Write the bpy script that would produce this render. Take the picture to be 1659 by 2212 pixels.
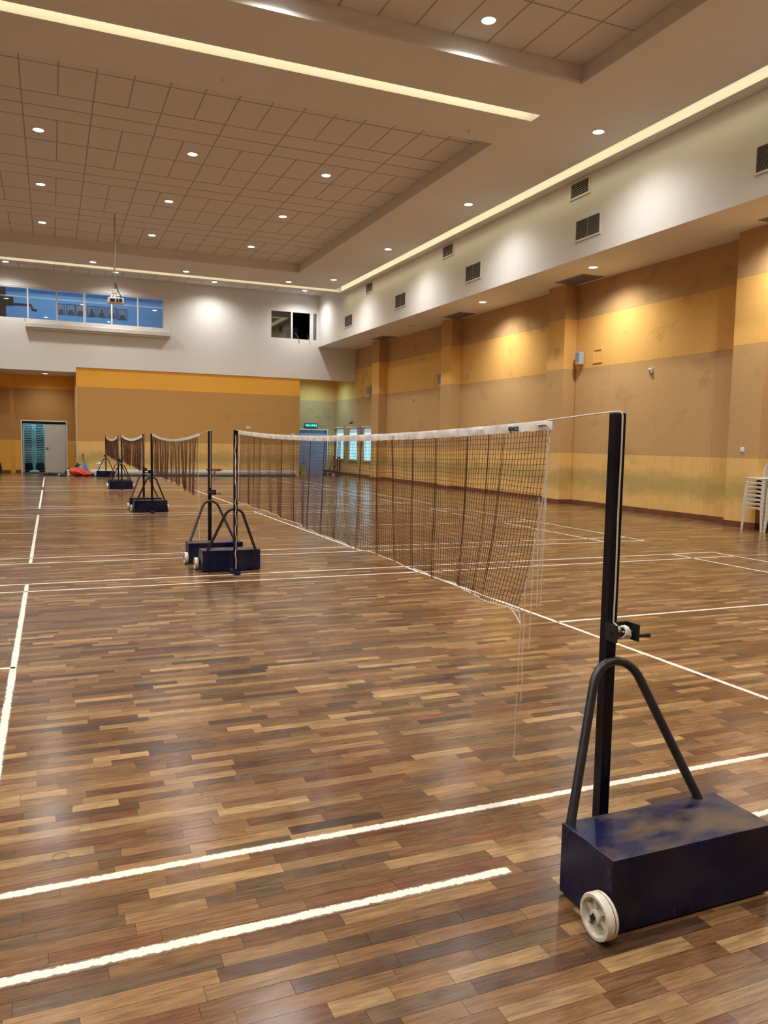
import bpy, bmesh, math, random
import numpy as np
from mathutils import Vector, Matrix
random.seed(7); RNG = np.random.RandomState(11)
for o in list(bpy.data.objects): bpy.data.objects.remove(o)
SC = bpy.context.scene; COL = SC.collection
R = math.radians

# ------------------------------------------------------------------ camera
YAW, PITCH, ROLL, FPX, HCAM = R(22.95), R(4.93), R(1.10), 1700.0, 1.416
cy_, sy_, cp_, sp_ = math.cos(YAW), math.sin(YAW), math.cos(PITCH), math.sin(PITCH)
FWD = Vector((sy_*cp_, cy_*cp_, -sp_)); RT = Vector((cy_, -sy_, 0)); UP = RT.cross(FWD)
CR, CU = (math.cos(ROLL)*RT + math.sin(ROLL)*UP), (-math.sin(ROLL)*RT + math.cos(ROLL)*UP)
cam = bpy.data.cameras.new('camera'); camo = bpy.data.objects.new('camera', cam); COL.objects.link(camo)
M = Matrix((CR, CU, -FWD)).transposed().to_4x4(); M.translation = (0, 0, HCAM); camo.matrix_world = M
cam.sensor_fit = 'HORIZONTAL'; cam.sensor_width = 36.0; cam.lens = FPX/1659*36.0
cam.clip_start = 0.05; cam.clip_end = 200; SC.camera = camo
# ------------------------------------------------------------------ world, exposure
w = bpy.data.worlds.new('world'); SC.world = w; w.use_nodes = True
w.node_tree.nodes['Background'].inputs[0].default_value = (0.55, 0.75, 1.0, 1); w.node_tree.nodes['Background'].inputs[1].default_value = 1.0
SC.view_settings.view_transform = 'Standard'; SC.view_settings.look = 'None'
SC.view_settings.gamma = 1.0; SC.view_settings.use_curve_mapping = False
SC.view_settings.exposure = 0.0
P_TRAY, P_RING, P_STRIP, P_SOF = 400.0, 320.0, 280.0, 430.0      # downlight powers
C_LAMP = (1.0, 0.97, 0.92)
COVE = 4.5

# ------------------------------------------------------------------ materials
def newmat(name):
    m = bpy.data.materials.new(name); m.use_nodes = True; nt = m.node_tree; nt.nodes.clear()
    out = nt.nodes.new('ShaderNodeOutputMaterial'); return m, nt, out
def N(nt, t, **k):
    n = nt.nodes.new(t)
    for a, v in k.items():
        if a.startswith('i_'):
            n.inputs[int(a[2:]) if a[2:].isdigit() else a[2:].replace('_', ' ')].default_value = v
        else: setattr(n, a, v)
    return n
def ramp(nt, fac, stops):
    r = nt.nodes.new('ShaderNodeValToRGB'); e = r.color_ramp.elements
    while len(e) < len(stops): e.new(0.5)
    for q, (p, c) in zip(e, stops): q.position = p; q.color = (*c, 1) if len(c) == 3 else c
    nt.links.new(fac, r.inputs[0]); return r
def mix(nt, fac, a, b, mode='MIX'):
    n = nt.nodes.new('ShaderNodeMix'); n.data_type = 'RGBA'; n.blend_type = mode
    for i, v in ((0, fac), (6, a), (7, b)):
        if isinstance(v, (int, float)): n.inputs[i].default_value = v
        elif isinstance(v, tuple): n.inputs[i].default_value = (*v, 1) if len(v) == 3 else v
        else: nt.links.new(v, n.inputs[i])
    return n.outputs[2]
def coords(nt, scale=(1, 1, 1)):
    g = nt.nodes.new('ShaderNodeNewGeometry'); mp = N(nt, 'ShaderNodeMapping'); mp.inputs[3].default_value = scale
    nt.links.new(g.outputs['Position'], mp.inputs[0]); return mp.outputs[0]
def noise(nt, co, scale, detail=3, rough=0.55):
    n = N(nt, 'ShaderNodeTexNoise'); n.inputs['Scale'].default_value = scale; n.inputs['Detail'].default_value = detail; n.inputs['Roughness'].default_value = rough
    nt.links.new(co, n.inputs['Vector']); return n.outputs[0]
def plain(name, col, rough=0.6, metal=0.0, var=0.10, vs=6.0, bump=0.0, bs=80.0, emit=None, es=0.0, spec=0.5):
    m, nt, out = newmat(name); b = N(nt, 'ShaderNodeBsdfPrincipled'); co = coords(nt)
    n1 = noise(nt, co, vs)
    lo = tuple(c*(1-var) for c in col); hi = tuple(min(1, c*(1+var)) for c in col)
    rp = ramp(nt, n1, [(0.3, lo), (0.7, hi)]); nt.links.new(rp.outputs[0], b.inputs['Base Color'])
    b.inputs['Roughness'].default_value = rough; b.inputs['Metallic'].default_value = metal; b.inputs['Specular IOR Level'].default_value = spec
    if bump:
        bp = N(nt, 'ShaderNodeBump'); bp.inputs['Strength'].default_value = bump; bp.inputs['Distance'].default_value = 0.004
        nt.links.new(noise(nt, co, bs, 2), bp.inputs['Height']); nt.links.new(bp.outputs[0], b.inputs['Normal'])
    if emit: b.inputs['Emission Color'].default_value = (*emit, 1); b.inputs['Emission Strength'].default_value = es
    nt.links.new(b.outputs[0], out.inputs[0]); return m
def emis(name, col, s):
    m, nt, out = newmat(name); e = N(nt, 'ShaderNodeEmission'); e.inputs[0].default_value = (*col, 1); e.inputs[1].default_value = s
    nt.links.new(e.outputs[0], out.inputs[0]); return m
def fabric(name, col, stain=(0.10, 0.10, 0.05), lo=0.57, hi=0.72, amt=0.5, sscale=(0.55, 0.55, 0.9), band=None):
    # felt-like wall covering with mould stains of their own shape
    m, nt, out = newmat(name); b = N(nt, 'ShaderNodeBsdfPrincipled'); co = coords(nt)
    fine = noise(nt, co, 55, 2, 0.7); rp = ramp(nt, fine, [(0.25, tuple(c*0.86 for c in col)), (0.75, tuple(min(1, c*1.12) for c in col))])
    big = noise(nt, coords(nt, sscale), 1.6, 4, 0.6); fac = ramp(nt, big, [(lo, (0, 0, 0)), (hi, (amt,)*3)])
    c = mix(nt, fac.outputs[0], rp.outputs[0], stain)
    if band:   # greenish damp stain along a height range
        z0, z1, bc, ba = band
        g = N(nt, 'ShaderNodeNewGeometry'); s = N(nt, 'ShaderNodeSeparateXYZ'); nt.links.new(g.outputs['Position'], s.inputs[0])
        ad = N(nt, 'ShaderNodeMath', operation='MULTIPLY_ADD'); nt.links.new(noise(nt, coords(nt, (1, 0.8, 1.5)), 1.3, 6, .68), ad.inputs[0]); ad.inputs[1].default_value = 0.8; nt.links.new(s.outputs[2], ad.inputs[2])
        hf = N(nt, 'ShaderNodeMath', operation='MULTIPLY'); nt.links.new(ad.outputs[0], hf.inputs[0]); hf.inputs[1].default_value = 0.5
        mr = ramp(nt, hf.outputs[0], [(0.38, (0, 0, 0)), (0.50, (ba,)*3), (0.58, (ba,)*3), (0.70, (0, 0, 0))])
        c = mix(nt, mr.outputs[0], c, bc)
        st = noise(nt, coords(nt, (18, 18, 1.2)), 1.0, 4); stf = ramp(nt, st, [(0.5, (0, 0, 0)), (0.75, (0.25,)*3)])
        c = mix(nt, stf.outputs[0], c, tuple(q*0.8 for q in bc))
    nt.links.new(c, b.inputs['Base Color']); b.inputs['Roughness'].default_value = 0.95; b.inputs['Specular IOR Level'].default_value = 0.15
    bp = N(nt, 'ShaderNodeBump'); bp.inputs['Strength'].default_value = 0.35; bp.inputs['Distance'].default_value = 0.004
    nt.links.new(noise(nt, co, 120, 2), bp.inputs['Height']); nt.links.new(bp.outputs[0], b.inputs['Normal'])
    nt.links.new(b.outputs[0], out.inputs[0]); return m
def wood():
    m, nt, out = newmat('parquet_wood'); b = N(nt, 'ShaderNodeBsdfPrincipled')
    at = N(nt, 'ShaderNodeAttribute', attribute_name='pcol')
    g = N(nt, 'ShaderNodeNewGeometry'); off = N(nt, 'ShaderNodeVectorMath', operation='SCALE'); off.inputs[0].default_value = (13.0, 7.0, 31.0)
    nt.links.new(at.outputs['Alpha'], off.inputs['Scale']); ad = N(nt, 'ShaderNodeVectorMath', operation='ADD')
    nt.links.new(g.outputs['Position'], ad.inputs[0]); nt.links.new(off.outputs[0], ad.inputs[1])
    mp = N(nt, 'ShaderNodeMapping'); mp.inputs[3].default_value = (3.0, 34.0, 3.0); nt.links.new(ad.outputs[0], mp.inputs[0])
    gr = noise(nt, mp.outputs[0], 3.2, 6, 0.65)
    mp2 = N(nt, 'ShaderNodeMapping'); mp2.inputs[3].default_value = (2.0, 7.0, 2.0); nt.links.new(ad.outputs[0], mp2.inputs[0])
    cl = noise(nt, mp2.outputs[0], 2.4, 3, 0.5)
    c1 = mix(nt, 1.0, at.outputs['Color'], ramp(nt, gr, [(0.30, (0.55, 0.50, 0.46)), (0.60, (1.14, 1.14, 1.14))]).outputs[0], 'MULTIPLY')
    c2 = mix(nt, 0.8, c1, ramp(nt, cl, [(0.3, (0.74, 0.72, 0.72)), (0.7, (1.18, 1.16, 1.12))]).outputs[0], 'MULTIPLY')
    nt.links.new(c2, b.inputs['Base Color'])
    rr = ramp(nt, noise(nt, coords(nt), 1.4, 4), [(0.3, (0.15,)*3), (0.75, (0.28,)*3)]); nt.links.new(rr.outputs[0], b.inputs['Roughness'])
    b.inputs['Specular IOR Level'].default_value = 0.37
    bp = N(nt, 'ShaderNodeBump'); bp.inputs['Strength'].default_value = 0.15; bp.inputs['Distance'].default_value = 0.004
    hb = N(nt, 'ShaderNodeMath', operation='MULTIPLY_ADD'); nt.links.new(gr, hb.inputs[0]); hb.inputs[1].default_value = 0.35; nt.links.new(noise(nt, coords(nt, (9, 22, 1)), 1.0, 2), hb.inputs[2])
    nt.links.new(hb.outputs[0], bp.inputs['Height']); nt.links.new(bp.outputs[0], b.inputs['Normal'])
    nt.links.new(b.outputs[0], out.inputs[0]); return m
def linepaint():
    m, nt, out = newmat('worn_line_paint'); b = N(nt, 'ShaderNodeBsdfPrincipled'); co = coords(nt)
    b.inputs['Base Color'].default_value = (0.66, 0.62, 0.54, 1); b.inputs['Roughness'].default_value = 0.55
    at = N(nt, 'ShaderNodeAttribute', attribute_name='edge'); s = N(nt, 'ShaderNodeSeparateColor'); nt.links.new(at.outputs['Color'], s.inputs[0])
    n1 = noise(nt, co, 42, 5, 0.72); n2 = noise(nt, co, 3.5, 3)
    pw = N(nt, 'ShaderNodeMath', operation='POWER'); nt.links.new(s.outputs[0], pw.inputs[0]); pw.inputs[1].default_value = 1.5
    a = N(nt, 'ShaderNodeMath', operation='MULTIPLY_ADD'); nt.links.new(pw.outputs[0], a.inputs[0]); a.inputs[1].default_value = 0.55; nt.links.new(n1, a.inputs[2])
    a2 = N(nt, 'ShaderNodeMath', operation='MULTIPLY_ADD'); nt.links.new(n2, a2.inputs[0]); a2.inputs[1].default_value = 0.5; nt.links.new(a.outputs[0], a2.inputs[2])
    dv = N(nt, 'ShaderNodeMath', operation='MULTIPLY'); nt.links.new(a2.outputs[0], dv.inputs[0]); dv.inputs[1].default_value = 0.5
    f = ramp(nt, dv.outputs[0], [(0.0, (0, 0, 0)), (0.55, (0, 0, 0)), (0.575, (0.92, 0.92, 0.92))])
    t = N(nt, 'ShaderNodeBsdfTransparent'); mx = N(nt, 'ShaderNodeMixShader'); nt.links.new(f.outputs[0], mx.inputs[0]); nt.links.new(b.outputs[0], mx.inputs[1]); nt.links.new(t.outputs[0], mx.inputs[2])
    nt.links.new(mx.outputs[0], out.inputs[0]); return m
def bluepaint(name, rust=0.6, up_only=True, tone=1.0):
    m, nt, out = newmat(name); b = N(nt, 'ShaderNodeBsdfPrincipled'); co = coords(nt)
    base = ramp(nt, noise(nt, co, 6), [(0.3, (0.0018, 0.0035, 0.022) if tone == 1 else (0.0042, 0.0034, 0.0046)), (0.7, (0.003, 0.0075, 0.045) if tone == 1 else (0.0026, 0.0045, 0.018))]).outputs[0]
    rs = noise(nt, coords(nt, (3.2, 6.0, 3)), 1.5, 5, 0.6); fac = ramp(nt, rs, [(0.42, (0, 0, 0)), (0.64, (rust,)*3)]).outputs[0]
    if up_only:
        g = N(nt, 'ShaderNodeNewGeometry'); s = N(nt, 'ShaderNodeSeparateXYZ'); nt.links.new(g.outputs['Normal'], s.inputs[0])
        mm = N(nt, 'ShaderNodeMath', operation='MAXIMUM'); nt.links.new(s.outputs[2], mm.inputs[0]); mm.inputs[1].default_value = 0.22
        mu = N(nt, 'ShaderNodeMath', operation='MULTIPLY'); nt.links.new(mm.outputs[0], mu.inputs[0]); nt.links.new(fac, mu.inputs[1]); fac = mu.outputs[0]
    c = mix(nt, fac, base, (0.095, 0.060, 0.036))
    sc = noise(nt, coords(nt, (60, 60, 4)), 1.0, 3); sf = ramp(nt, sc, [(0.66, (0, 0, 0)), (0.70, (0.5,)*3), (0.73, (0, 0, 0))]).outputs[0]
    sm = ramp(nt, noise(nt, co, 9, 2), [(0.55, (0, 0, 0)), (0.65, (1, 1, 1))]).outputs[0]
    c = mix(nt, mix(nt, 1.0, sf, sm, 'MULTIPLY'), c, (0.16, 0.12, 0.09))
    nt.links.new(c, b.inputs['Base Color']); rr = ramp(nt, rs, [(0.3, (0.22,)*3), (0.7, (0.42,)*3)]); nt.links.new(rr.outputs[0], b.inputs['Roughness']); b.inputs['Specular IOR Level'].default_value = 0.3
    nt.links.new(b.outputs[0], out.inputs[0]); return m
def pane(name, tint=(0.92, 0.97, 1.0), fac=0.12):
    m, nt, out = newmat(name); t = N(nt, 'ShaderNodeBsdfTransparent'); t.inputs[0].default_value = (*tint, 1)
    g = N(nt, 'ShaderNodeBsdfGlossy'); g.inputs['Roughness'].default_value = 0.02; fr = N(nt, 'ShaderNodeFresnel'); fr.inputs[0].default_value = 1.5
    ad = N(nt, 'ShaderNodeMath', operation='ADD'); ad.inputs[1].default_value = fac; nt.links.new(fr.outputs[0], ad.inputs[0])
    mx = N(nt, 'ShaderNodeMixShader'); nt.links.new(ad.outputs[0], mx.inputs[0]); nt.links.new(t.outputs[0], mx.inputs[1]); nt.links.new(g.outputs[0], mx.inputs[2])
    nt.links.new(mx.outputs[0], out.inputs[0]); return m

MT = {}
MT['white'] = plain('white_wall_paint', (0.80, 0.79, 0.76), 0.85, var=0.02, vs=1.2, bump=0.1, bs=60)
MT['ceil'] = plain('ceiling_paint', (0.78, 0.76, 0.73), 0.9, var=0.02, vs=0.8)
MT['tile'] = plain('mineral_fibre_tile', (0.74, 0.71, 0.69), 0.95, var=0.05, vs=70, bump=0.25, bs=160)
MT['tbar'] = plain('grey_ceiling_grid', (0.36, 0.36, 0.35), 0.6, var=0.05)
MT['orange'] = fabric('orange_felt', (0.80, 0.47, 0.14), (0.22, 0.15, 0.045))
MT['brown'] = fabric('brown_felt', (0.56, 0.355, 0.16), (0.17, 0.10, 0.045), amt=0.35)
MT['yellow'] = fabric('yellow_felt', (0.80, 0.51, 0.18), (0.42, 0.30, 0.10), amt=0.3, band=(0.58, 0.84, (0.36, 0.30, 0.11), 0.62))
MT['skirt'] = plain('dark_red_wood', (0.17, 0.062, 0.028), 0.45, var=0.25, vs=4)
MT['wood'] = wood(); MT['line'] = linepaint()
MT['subfloor'] = plain('floor_underlay', (0.14, 0.075, 0.04), 0.5, var=0.25, vs=5)
MT['bluebox'] = bluepaint('worn_navy_paint', 0.9); MT['bluepost'] = bluepaint('navy_post_paint', 0.12, False, 0.45)
MT['brace'] = plain('black_worn_tube', (0.022, 0.021, 0.024), 0.33, var=0.35, vs=14)
MT['black'] = plain('matt_black', (0.012, 0.012, 0.013), 0.5, var=0.2)
MT['wheel'] = plain('ivory_nylon', (0.66, 0.61, 0.50), 0.5, var=0.16, vs=40)
MT['groove_tone'] = plain('dark_tread', (0.10, 0.085, 0.07), 0.8, var=0.3, vs=60)  # dark tone filling the tread groove
MT['cord'] = plain('white_cord', (0.74, 0.68, 0.58), 0.8, var=0.1, vs=60)
MT['tape'] = plain('net_top_tape', (0.72, 0.68, 0.62), 0.85, var=0.22, vs=16)
MT['net'] = plain('brown_net_cord', (0.11, 0.036, 0.015), 0.8, var=0.2, vs=30)
MT['ink'] = plain('black_ink', (0.01, 0.01, 0.01), 0.7, var=0.1)
MT['plast'] = plain('white_plastic', (0.78, 0.77, 0.74), 0.45, var=0.03)
MT['cream'] = plain('cream_plastic', (0.62, 0.55, 0.44), 0.42, var=0.05, vs=3)
MT['teal'] = plain('teal_plastic', (0.17, 0.40, 0.47), 0.45, var=0.15, vs=3)
MT['alum'] = plain('white_aluminium', (0.76, 0.76, 0.74), 0.4, var=0.03)
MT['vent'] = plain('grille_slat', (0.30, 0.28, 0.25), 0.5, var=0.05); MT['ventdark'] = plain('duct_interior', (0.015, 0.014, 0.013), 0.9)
MT['soffvent'] = plain('grey_soffit_grille', (0.26, 0.25, 0.25), 0.6, var=0.08)
MT['lamp'] = emis('downlight_lamp', (1.0, 0.97, 0.92), 22.0); MT['lampoff'] = plain('unlit_lamp', (0.42, 0.40, 0.37), 0.5)
MT['cove'] = emis('cove_led', (1.0, 0.88, 0.56), COVE)
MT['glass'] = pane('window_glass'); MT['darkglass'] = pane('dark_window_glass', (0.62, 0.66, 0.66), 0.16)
MT['day'] = emis('daylit_frosted_pane', (0.38, 0.80, 1.0), 1.5); MT['blind'] = plain('roller_blind', (0.70, 0.75, 0.76), 0.8, emit=(0.6, 0.85, 0.95), es=0.35)
MT['room'] = plain('office_wall_with_blue_light', (0.24, 0.46, 0.66), 0.8, var=0.04); MT['darkroom'] = plain('dark_interior', (0.05, 0.055, 0.055), 0.8)  # office wall colour has the blue of daylight put into it
MT['door'] = plain('grey_door_paint', (0.60, 0.59, 0.54), 0.5, var=0.04, vs=2); MT['bdoor'] = plain('door_with_blue_daylight', (0.28, 0.40, 0.62), 0.4, var=0.06, vs=2)  # exit door colour includes the blue daylight falling on it
MT['steel'] = plain('steel', (0.45, 0.44, 0.42), 0.3, 0.9)
MT['greyspk'] = plain('grey_speaker_case', (0.44, 0.47, 0.55), 0.5, var=0.05)
MT['mat'] = plain('grey_vinyl_mat', (0.46, 0.45, 0.43), 0.5, var=0.08, vs=2)
MT['red'] = plain('red_bag_nylon', (0.55, 0.035, 0.025), 0.5, var=0.2, vs=8); MT['orangecloth'] = plain('orange_bag_trim', (0.85, 0.17, 0.05), 0.5, var=0.1)
MT['blue'] = plain('blue_umbrella_cloth', (0.02, 0.13, 0.45), 0.6, var=0.25, vs=20); MT['yg'] = plain('yellow_green_plastic', (0.55, 0.60, 0.05), 0.5)
MT['tealc'] = plain('pale_teal_cloth', (0.22, 0.52, 0.60), 0.8); MT['signb'] = plain('exit_sign_case', (0.02, 0.06, 0.07), 0.4)
MT['exit'] = emis('exit_sign_glow', (0.12, 0.85, 0.95), 2.2); MT['exitbg'] = emis('exit_sign_field', (0.0, 0.22, 0.27), 0.9)
MT['bsign'] = plain('blue_notice', (0.02, 0.10, 0.40), 0.5); MT['photo'] = plain('faded_photo', (0.25, 0.29, 0.34), 0.6, var=0.15); MT['figure'] = plain('photo_figure', (0.05, 0.07, 0.10), 0.7, var=0.3, vs=20); MT['face'] = plain('photo_face', (0.36, 0.33, 0.33), 0.7, var=0.2, vs=30); MT['frame'] = plain('dark_picture_frame', (0.05, 0.06, 0.08), 0.4)
MT['rubber'] = plain('tan_rubber', (0.36, 0.24, 0.18), 0.6)
MT['concrete'] = plain('storeroom_wall', (0.16, 0.17, 0.17), 0.9)

# ------------------------------------------------------------------ mesh helpers
class MB:
    def __init__(s): s.v = []; s.f = []; s.mi = []
    def add(s, vs, fs, mi=0):
        b = len(s.v); s.v += [tuple(p) for p in vs]; s.f += [tuple(i+b for i in f) for f in fs]; s.mi += [mi]*len(fs); return s
    def box(s, x0, y0, z0, x1, y1, z1, mi=0):
        return s.add([(x0,y0,z0),(x1,y0,z0),(x1,y1,z0),(x0,y1,z0),(x0,y0,z1),(x1,y0,z1),(x1,y1,z1),(x0,y1,z1)],
                     [(0,3,2,1),(4,5,6,7),(0,1,5,4),(1,2,6,5),(2,3,7,6),(3,0,4,7)], mi)
    def rbox(s, x0, y0, z0, x1, y1, z1, r=0.01, mi=0):       # box with chamfered edges
        bm = bmesh.new(); bmesh.ops.create_cube(bm, size=1)
        for v in bm.verts: v.co = Vector(((x0+x1)/2+v.co.x*(x1-x0), (y0+y1)/2+v.co.y*(y1-y0), (z0+z1)/2+v.co.z*(z1-z0)))
        bmesh.ops.bevel(bm, geom=bm.edges[:], offset=r, segments=2, affect='EDGES', profile=0.5)
        bm.verts.index_update(); s.add([v.co for v in bm.verts], [[v.index for v in f.verts] for f in bm.faces], mi); bm.free(); return s
    def tube(s, pts, r, n=8, mi=0, cap=True, flat=None):
        P = [Vector(p) for p in pts]; rs = r if isinstance(r, (list, tuple)) else [r]*len(P); vs = []; fs = []; prev = None
        for i, p in enumerate(P):
            t = (P[min(i+1, len(P)-1)]-P[max(i-1, 0)]).normalized()
            if prev is None:
                a = Vector((0, 0, 1)) if abs(t.z) < 0.9 else Vector((1, 0, 0)); u = t.cross(a).normalized()
            else: u = (prev - t*prev.dot(t)).normalized()
            prev = u; v = t.cross(u)
            for k in range(n):
                an = 2*math.pi*k/n; fx, fy = (1, 1) if flat is None else flat
                vs.append(p + (u*math.cos(an)*fx + v*math.sin(an)*fy)*rs[i])
        for i in range(len(P)-1):
            for k in range(n): fs.append((i*n+k, i*n+(k+1) % n, (i+1)*n+(k+1) % n, (i+1)*n+k))
        if cap: fs.append(tuple(range(n))[::-1]); fs.append(tuple((len(P)-1)*n+k for k in range(n)))
        return s.add(vs, fs, mi)
    def cyl(s, a, b, r, n=16, mi=0, r2=None): return s.tube([a, b], [r, r if r2 is None else r2], n, mi)
    def lathe(s, prof, n=24, mi=0, axis='Z', at=(0, 0, 0)):   # prof: (radius, height)
        vs = []; fs = []; m = len(prof)
        for k in range(n):
            a = 2*math.pi*k/n
            for (r, h) in prof:
                p = {'Z': (r*math.cos(a), r*math.sin(a), h), 'X': (h, r*math.cos(a), r*math.sin(a)), 'Y': (r*math.sin(a), h, r*math.cos(a))}[axis]
                vs.append((p[0]+at[0], p[1]+at[1], p[2]+at[2]))
        for k in range(n):
            for j in range(m-1): fs.append((k*m+j, ((k+1) % n)*m+j, ((k+1) % n)*m+j+1, k*m+j+1))
        return s.add(vs, fs, mi)
    def prism(s, poly, d, plane='XZ', at=0.0, mi=0):           # polygon extruded by d along the third axis
        n = len(poly); q = {'XZ': lambda a, b, c: (a, c, b), 'XY': lambda a, b, c: (a, b, c), 'YZ': lambda a, b, c: (c, a, b)}[plane]
        vs = [q(a, b, at) for a, b in poly] + [q(a, b, at+d) for a, b in poly]
        return s.add(vs, [tuple(range(n)), tuple(range(2*n-1, n-1, -1))] + [(i, (i+1) % n, n+(i+1) % n, n+i) for i in range(n)], mi)
    def build(s, name, mats, parent=None, smooth=False, kind=None, loc=None):
        me = bpy.data.meshes.new(name); me.from_pydata([tuple(v) for v in s.v], [], s.f)
        if not isinstance(mats, (list, tuple)): mats = [mats]
        for m in mats: me.materials.append(MT[m] if isinstance(m, str) else m)
        if len(mats) > 1: me.polygons.foreach_set('material_index', s.mi)
        bm = bmesh.new(); bm.from_mesh(me); bmesh.ops.recalc_face_normals(bm, faces=bm.faces); bm.to_mesh(me); bm.free()
        if smooth:
            me.polygons.foreach_set('use_smooth', [True]*len(me.polygons)); me.set_sharp_from_angle(angle=R(40))
        return link(name, me, parent, kind, loc)
def link(name, data, parent=None, kind=None, loc=None):
    o = bpy.data.objects.new(name, data); COL.objects.link(o)
    if parent: o.parent = parent
    if kind: o['kind'] = kind
    if loc: o.location = loc
    return o
def tag(o, label, cat, group=None, kind=None):
    o['label'] = label; o['category'] = cat
    if group: o['group'] = group
    if kind: o['kind'] = kind
    return o
def thing(name, label, cat, loc=(0, 0, 0), rz=0.0, group=None):
    o = bpy.data.objects.new(name, None); COL.objects.link(o); o.location = loc; o.rotation_euler = (0, 0, rz); o.empty_display_size = 0.1
    return tag(o, label, cat, group)
def dup(root, loc, rz=None, label=None):
    def cp(o, par):
        c = o.copy(); COL.objects.link(c); c.parent = par
        for ch in o.children: cp(ch, c)
        return c
    r = cp(root, None); r.location = loc
    if rz is not None: r.rotation_euler = (0, 0, rz)
    if label: r['label'] = label
    return r
def text(name, body, size, mat, parent, loc, rot, extr=0.001, space=1.0):
    cu = bpy.data.curves.new(name, 'FONT'); cu.body = body; cu.size = size; cu.extrude = extr; cu.align_x = 'CENTER'; cu.align_y = 'CENTER'; cu.space_character = space; cu.offset = size*0.012
    t = bpy.data.objects.new(name, cu); COL.objects.link(t); bpy.context.view_layer.update()
    me = bpy.data.meshes.new_from_object(t); bpy.data.objects.remove(t); me.materials.clear(); me.materials.append(MT[mat])
    o = link(name, me, parent); o.location = loc; o.rotation_euler = rot; return o

# ------------------------------------------------------------------ dimensions of the hall
XW, XB, ZS, ZC, ZT, YF, YA = 12.10, 10.40, 5.42, 7.09, 7.38, 32.0, 34.5
XL, YN = -15.3, -6.0                      # side and end out of view
TX0, TX1 = -10.98, 7.78                   # trays across
ZB = (1.285, 3.36, 4.58)                  # heights of the wall-covering bands
PIL = [10.83, 16.85, 22.85, 28.85]        # pilaster centres

# ------------------------------------------------------------------ floor
fl = MB(); fl.box(XL, YN, -0.30, XW+0.2, YA+3.0, -0.006); floor = fl.build('floor', 'subfloor')
tag(floor, 'brown hardwood strip floor of the sports hall', 'floor', kind='structure')
PAL = [((0.159, 0.084, 0.037), 7), ((0.130, 0.067, 0.031), 6), ((0.189, 0.103, 0.045), 6), ((0.248, 0.145, 0.065), 5), ((0.308, 0.194, 0.090), 3.0),
       ((0.089, 0.049, 0.028), 2.6), ((0.062, 0.038, 0.024), 1.3), ((0.142, 0.062, 0.029), 3.0), ((0.219, 0.122, 0.052), 4), ((0.118, 0.073, 0.039), 3)]
PW_ = np.array([p[1] for p in PAL], float); PW_ /= PW_.sum(); PC_ = [p[0] for p in PAL]
LENS = np.array([0.17, 0.24, 0.30, 0.36, 0.43, 0.52]); PLW = 0.0575; GAP = 0.0011
planks = []
for j in range(int(0.5/PLW), int(YA/PLW)+1):
    y0 = j*PLW; y1 = y0+PLW
    if y1 > YA: break
    xa = max(-2.2-0.06*y0, -4.5); xb = min(1.20*y0+1.9, XW)
    if y0 > YF and False: continue
    x = xa - RNG.rand()*0.4
    while x < xb:
        li = RNG.choice(6, p=[.12, .2, .24, .2, .15, .09]); ci = RNG.choice(len(PAL), p=PW_); L = LENS[li]
        planks.append((x, y0, L, li, ci)); x += L
def pxarea(x, y, L):
    d = Vector((x+L/2, y, -HCAM)); z = d.dot(FWD)
    if z < 0.2: return 0
    u = 829.5+FPX*d.dot(CR)/z; v = 1106-FPX*d.dot(CU)/z
    if not (-40 < u < 1700 and v < 2240): return 0
    return L/z*HCAM/(z*z)
order = sorted(range(len(planks)), key=lambda i: -pxarea(planks[i][0], planks[i][1], planks[i][2]))
big = set(order[:300])
def plank_geo(L):
    h = 0.0; g = GAP/2
    x0, x1, y0, y1 = g, L-g, g, PLW-g
    v = [(x0, y0, -.008), (x1, y0, -.008), (x1, y1, -.008), (x0, y1, -.008), (x0, y0, h), (x1, y0, h), (x1, y1, h), (x0, y1, h)]
    f = [(4, 5, 6, 7), (0, 1, 5, 4), (1, 2, 6, 5), (2, 3, 7, 6), (3, 0, 4, 7)]
    return v, f
GEO = [plank_geo(L) for L in LENS]; PM = {}
def plank_mesh(li, ci, k):
    if (li, ci, k) not in PM:
        me = bpy.data.meshes.new('plank'); me.from_pydata(*(GEO[li][0], [], GEO[li][1])); me.materials.append(MT['wood'])
        a = me.attributes.new('pcol', 'FLOAT_COLOR', 'POINT'); s = 0.88+0.12*k; c = PC_[ci]
        a.data.foreach_set('color', [c[0]*s, c[1]*s, c[2]*s, (li*0.13+ci*0.37+k*0.21) % 1.0]*len(GEO[li][0])); PM[(li, ci, k)] = me
    return PM[(li, ci, k)]
V = []; F = []; C = []; nb = 0
for i, (x, y, L, li, ci) in enumerate(planks):
    if i in big:
        o = link('plank', plank_mesh(li, ci, random.randint(0, 2)), floor); o.location = (x, y, random.uniform(-0.0004, 0)); continue
    g, f = GEO[li]; dz = random.uniform(-0.0004, 0); c = PC_[ci]; s = random.uniform(0.74, 1.28)
    V.append(np.array(g)+np.array([x, y, dz])); F.append(np.array(f)+nb); nb += len(g)
    C.append(np.tile([c[0]*s, c[1]*s, c[2]*s, random.random()], (len(g), 1)))
V = np.concatenate(V); F = np.concatenate(F); C = np.concatenate(C)
me = bpy.data.meshes.new('plank_field'); me.from_pydata(V.tolist(), [], F.tolist()); me.materials.append(MT['wood'])
a = me.attributes.new('pcol', 'FLOAT_COLOR', 'POINT'); a.data.foreach_set('color', C.astype(np.float32).ravel())
link('plank_field', me, floor, 'stuff')
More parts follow.
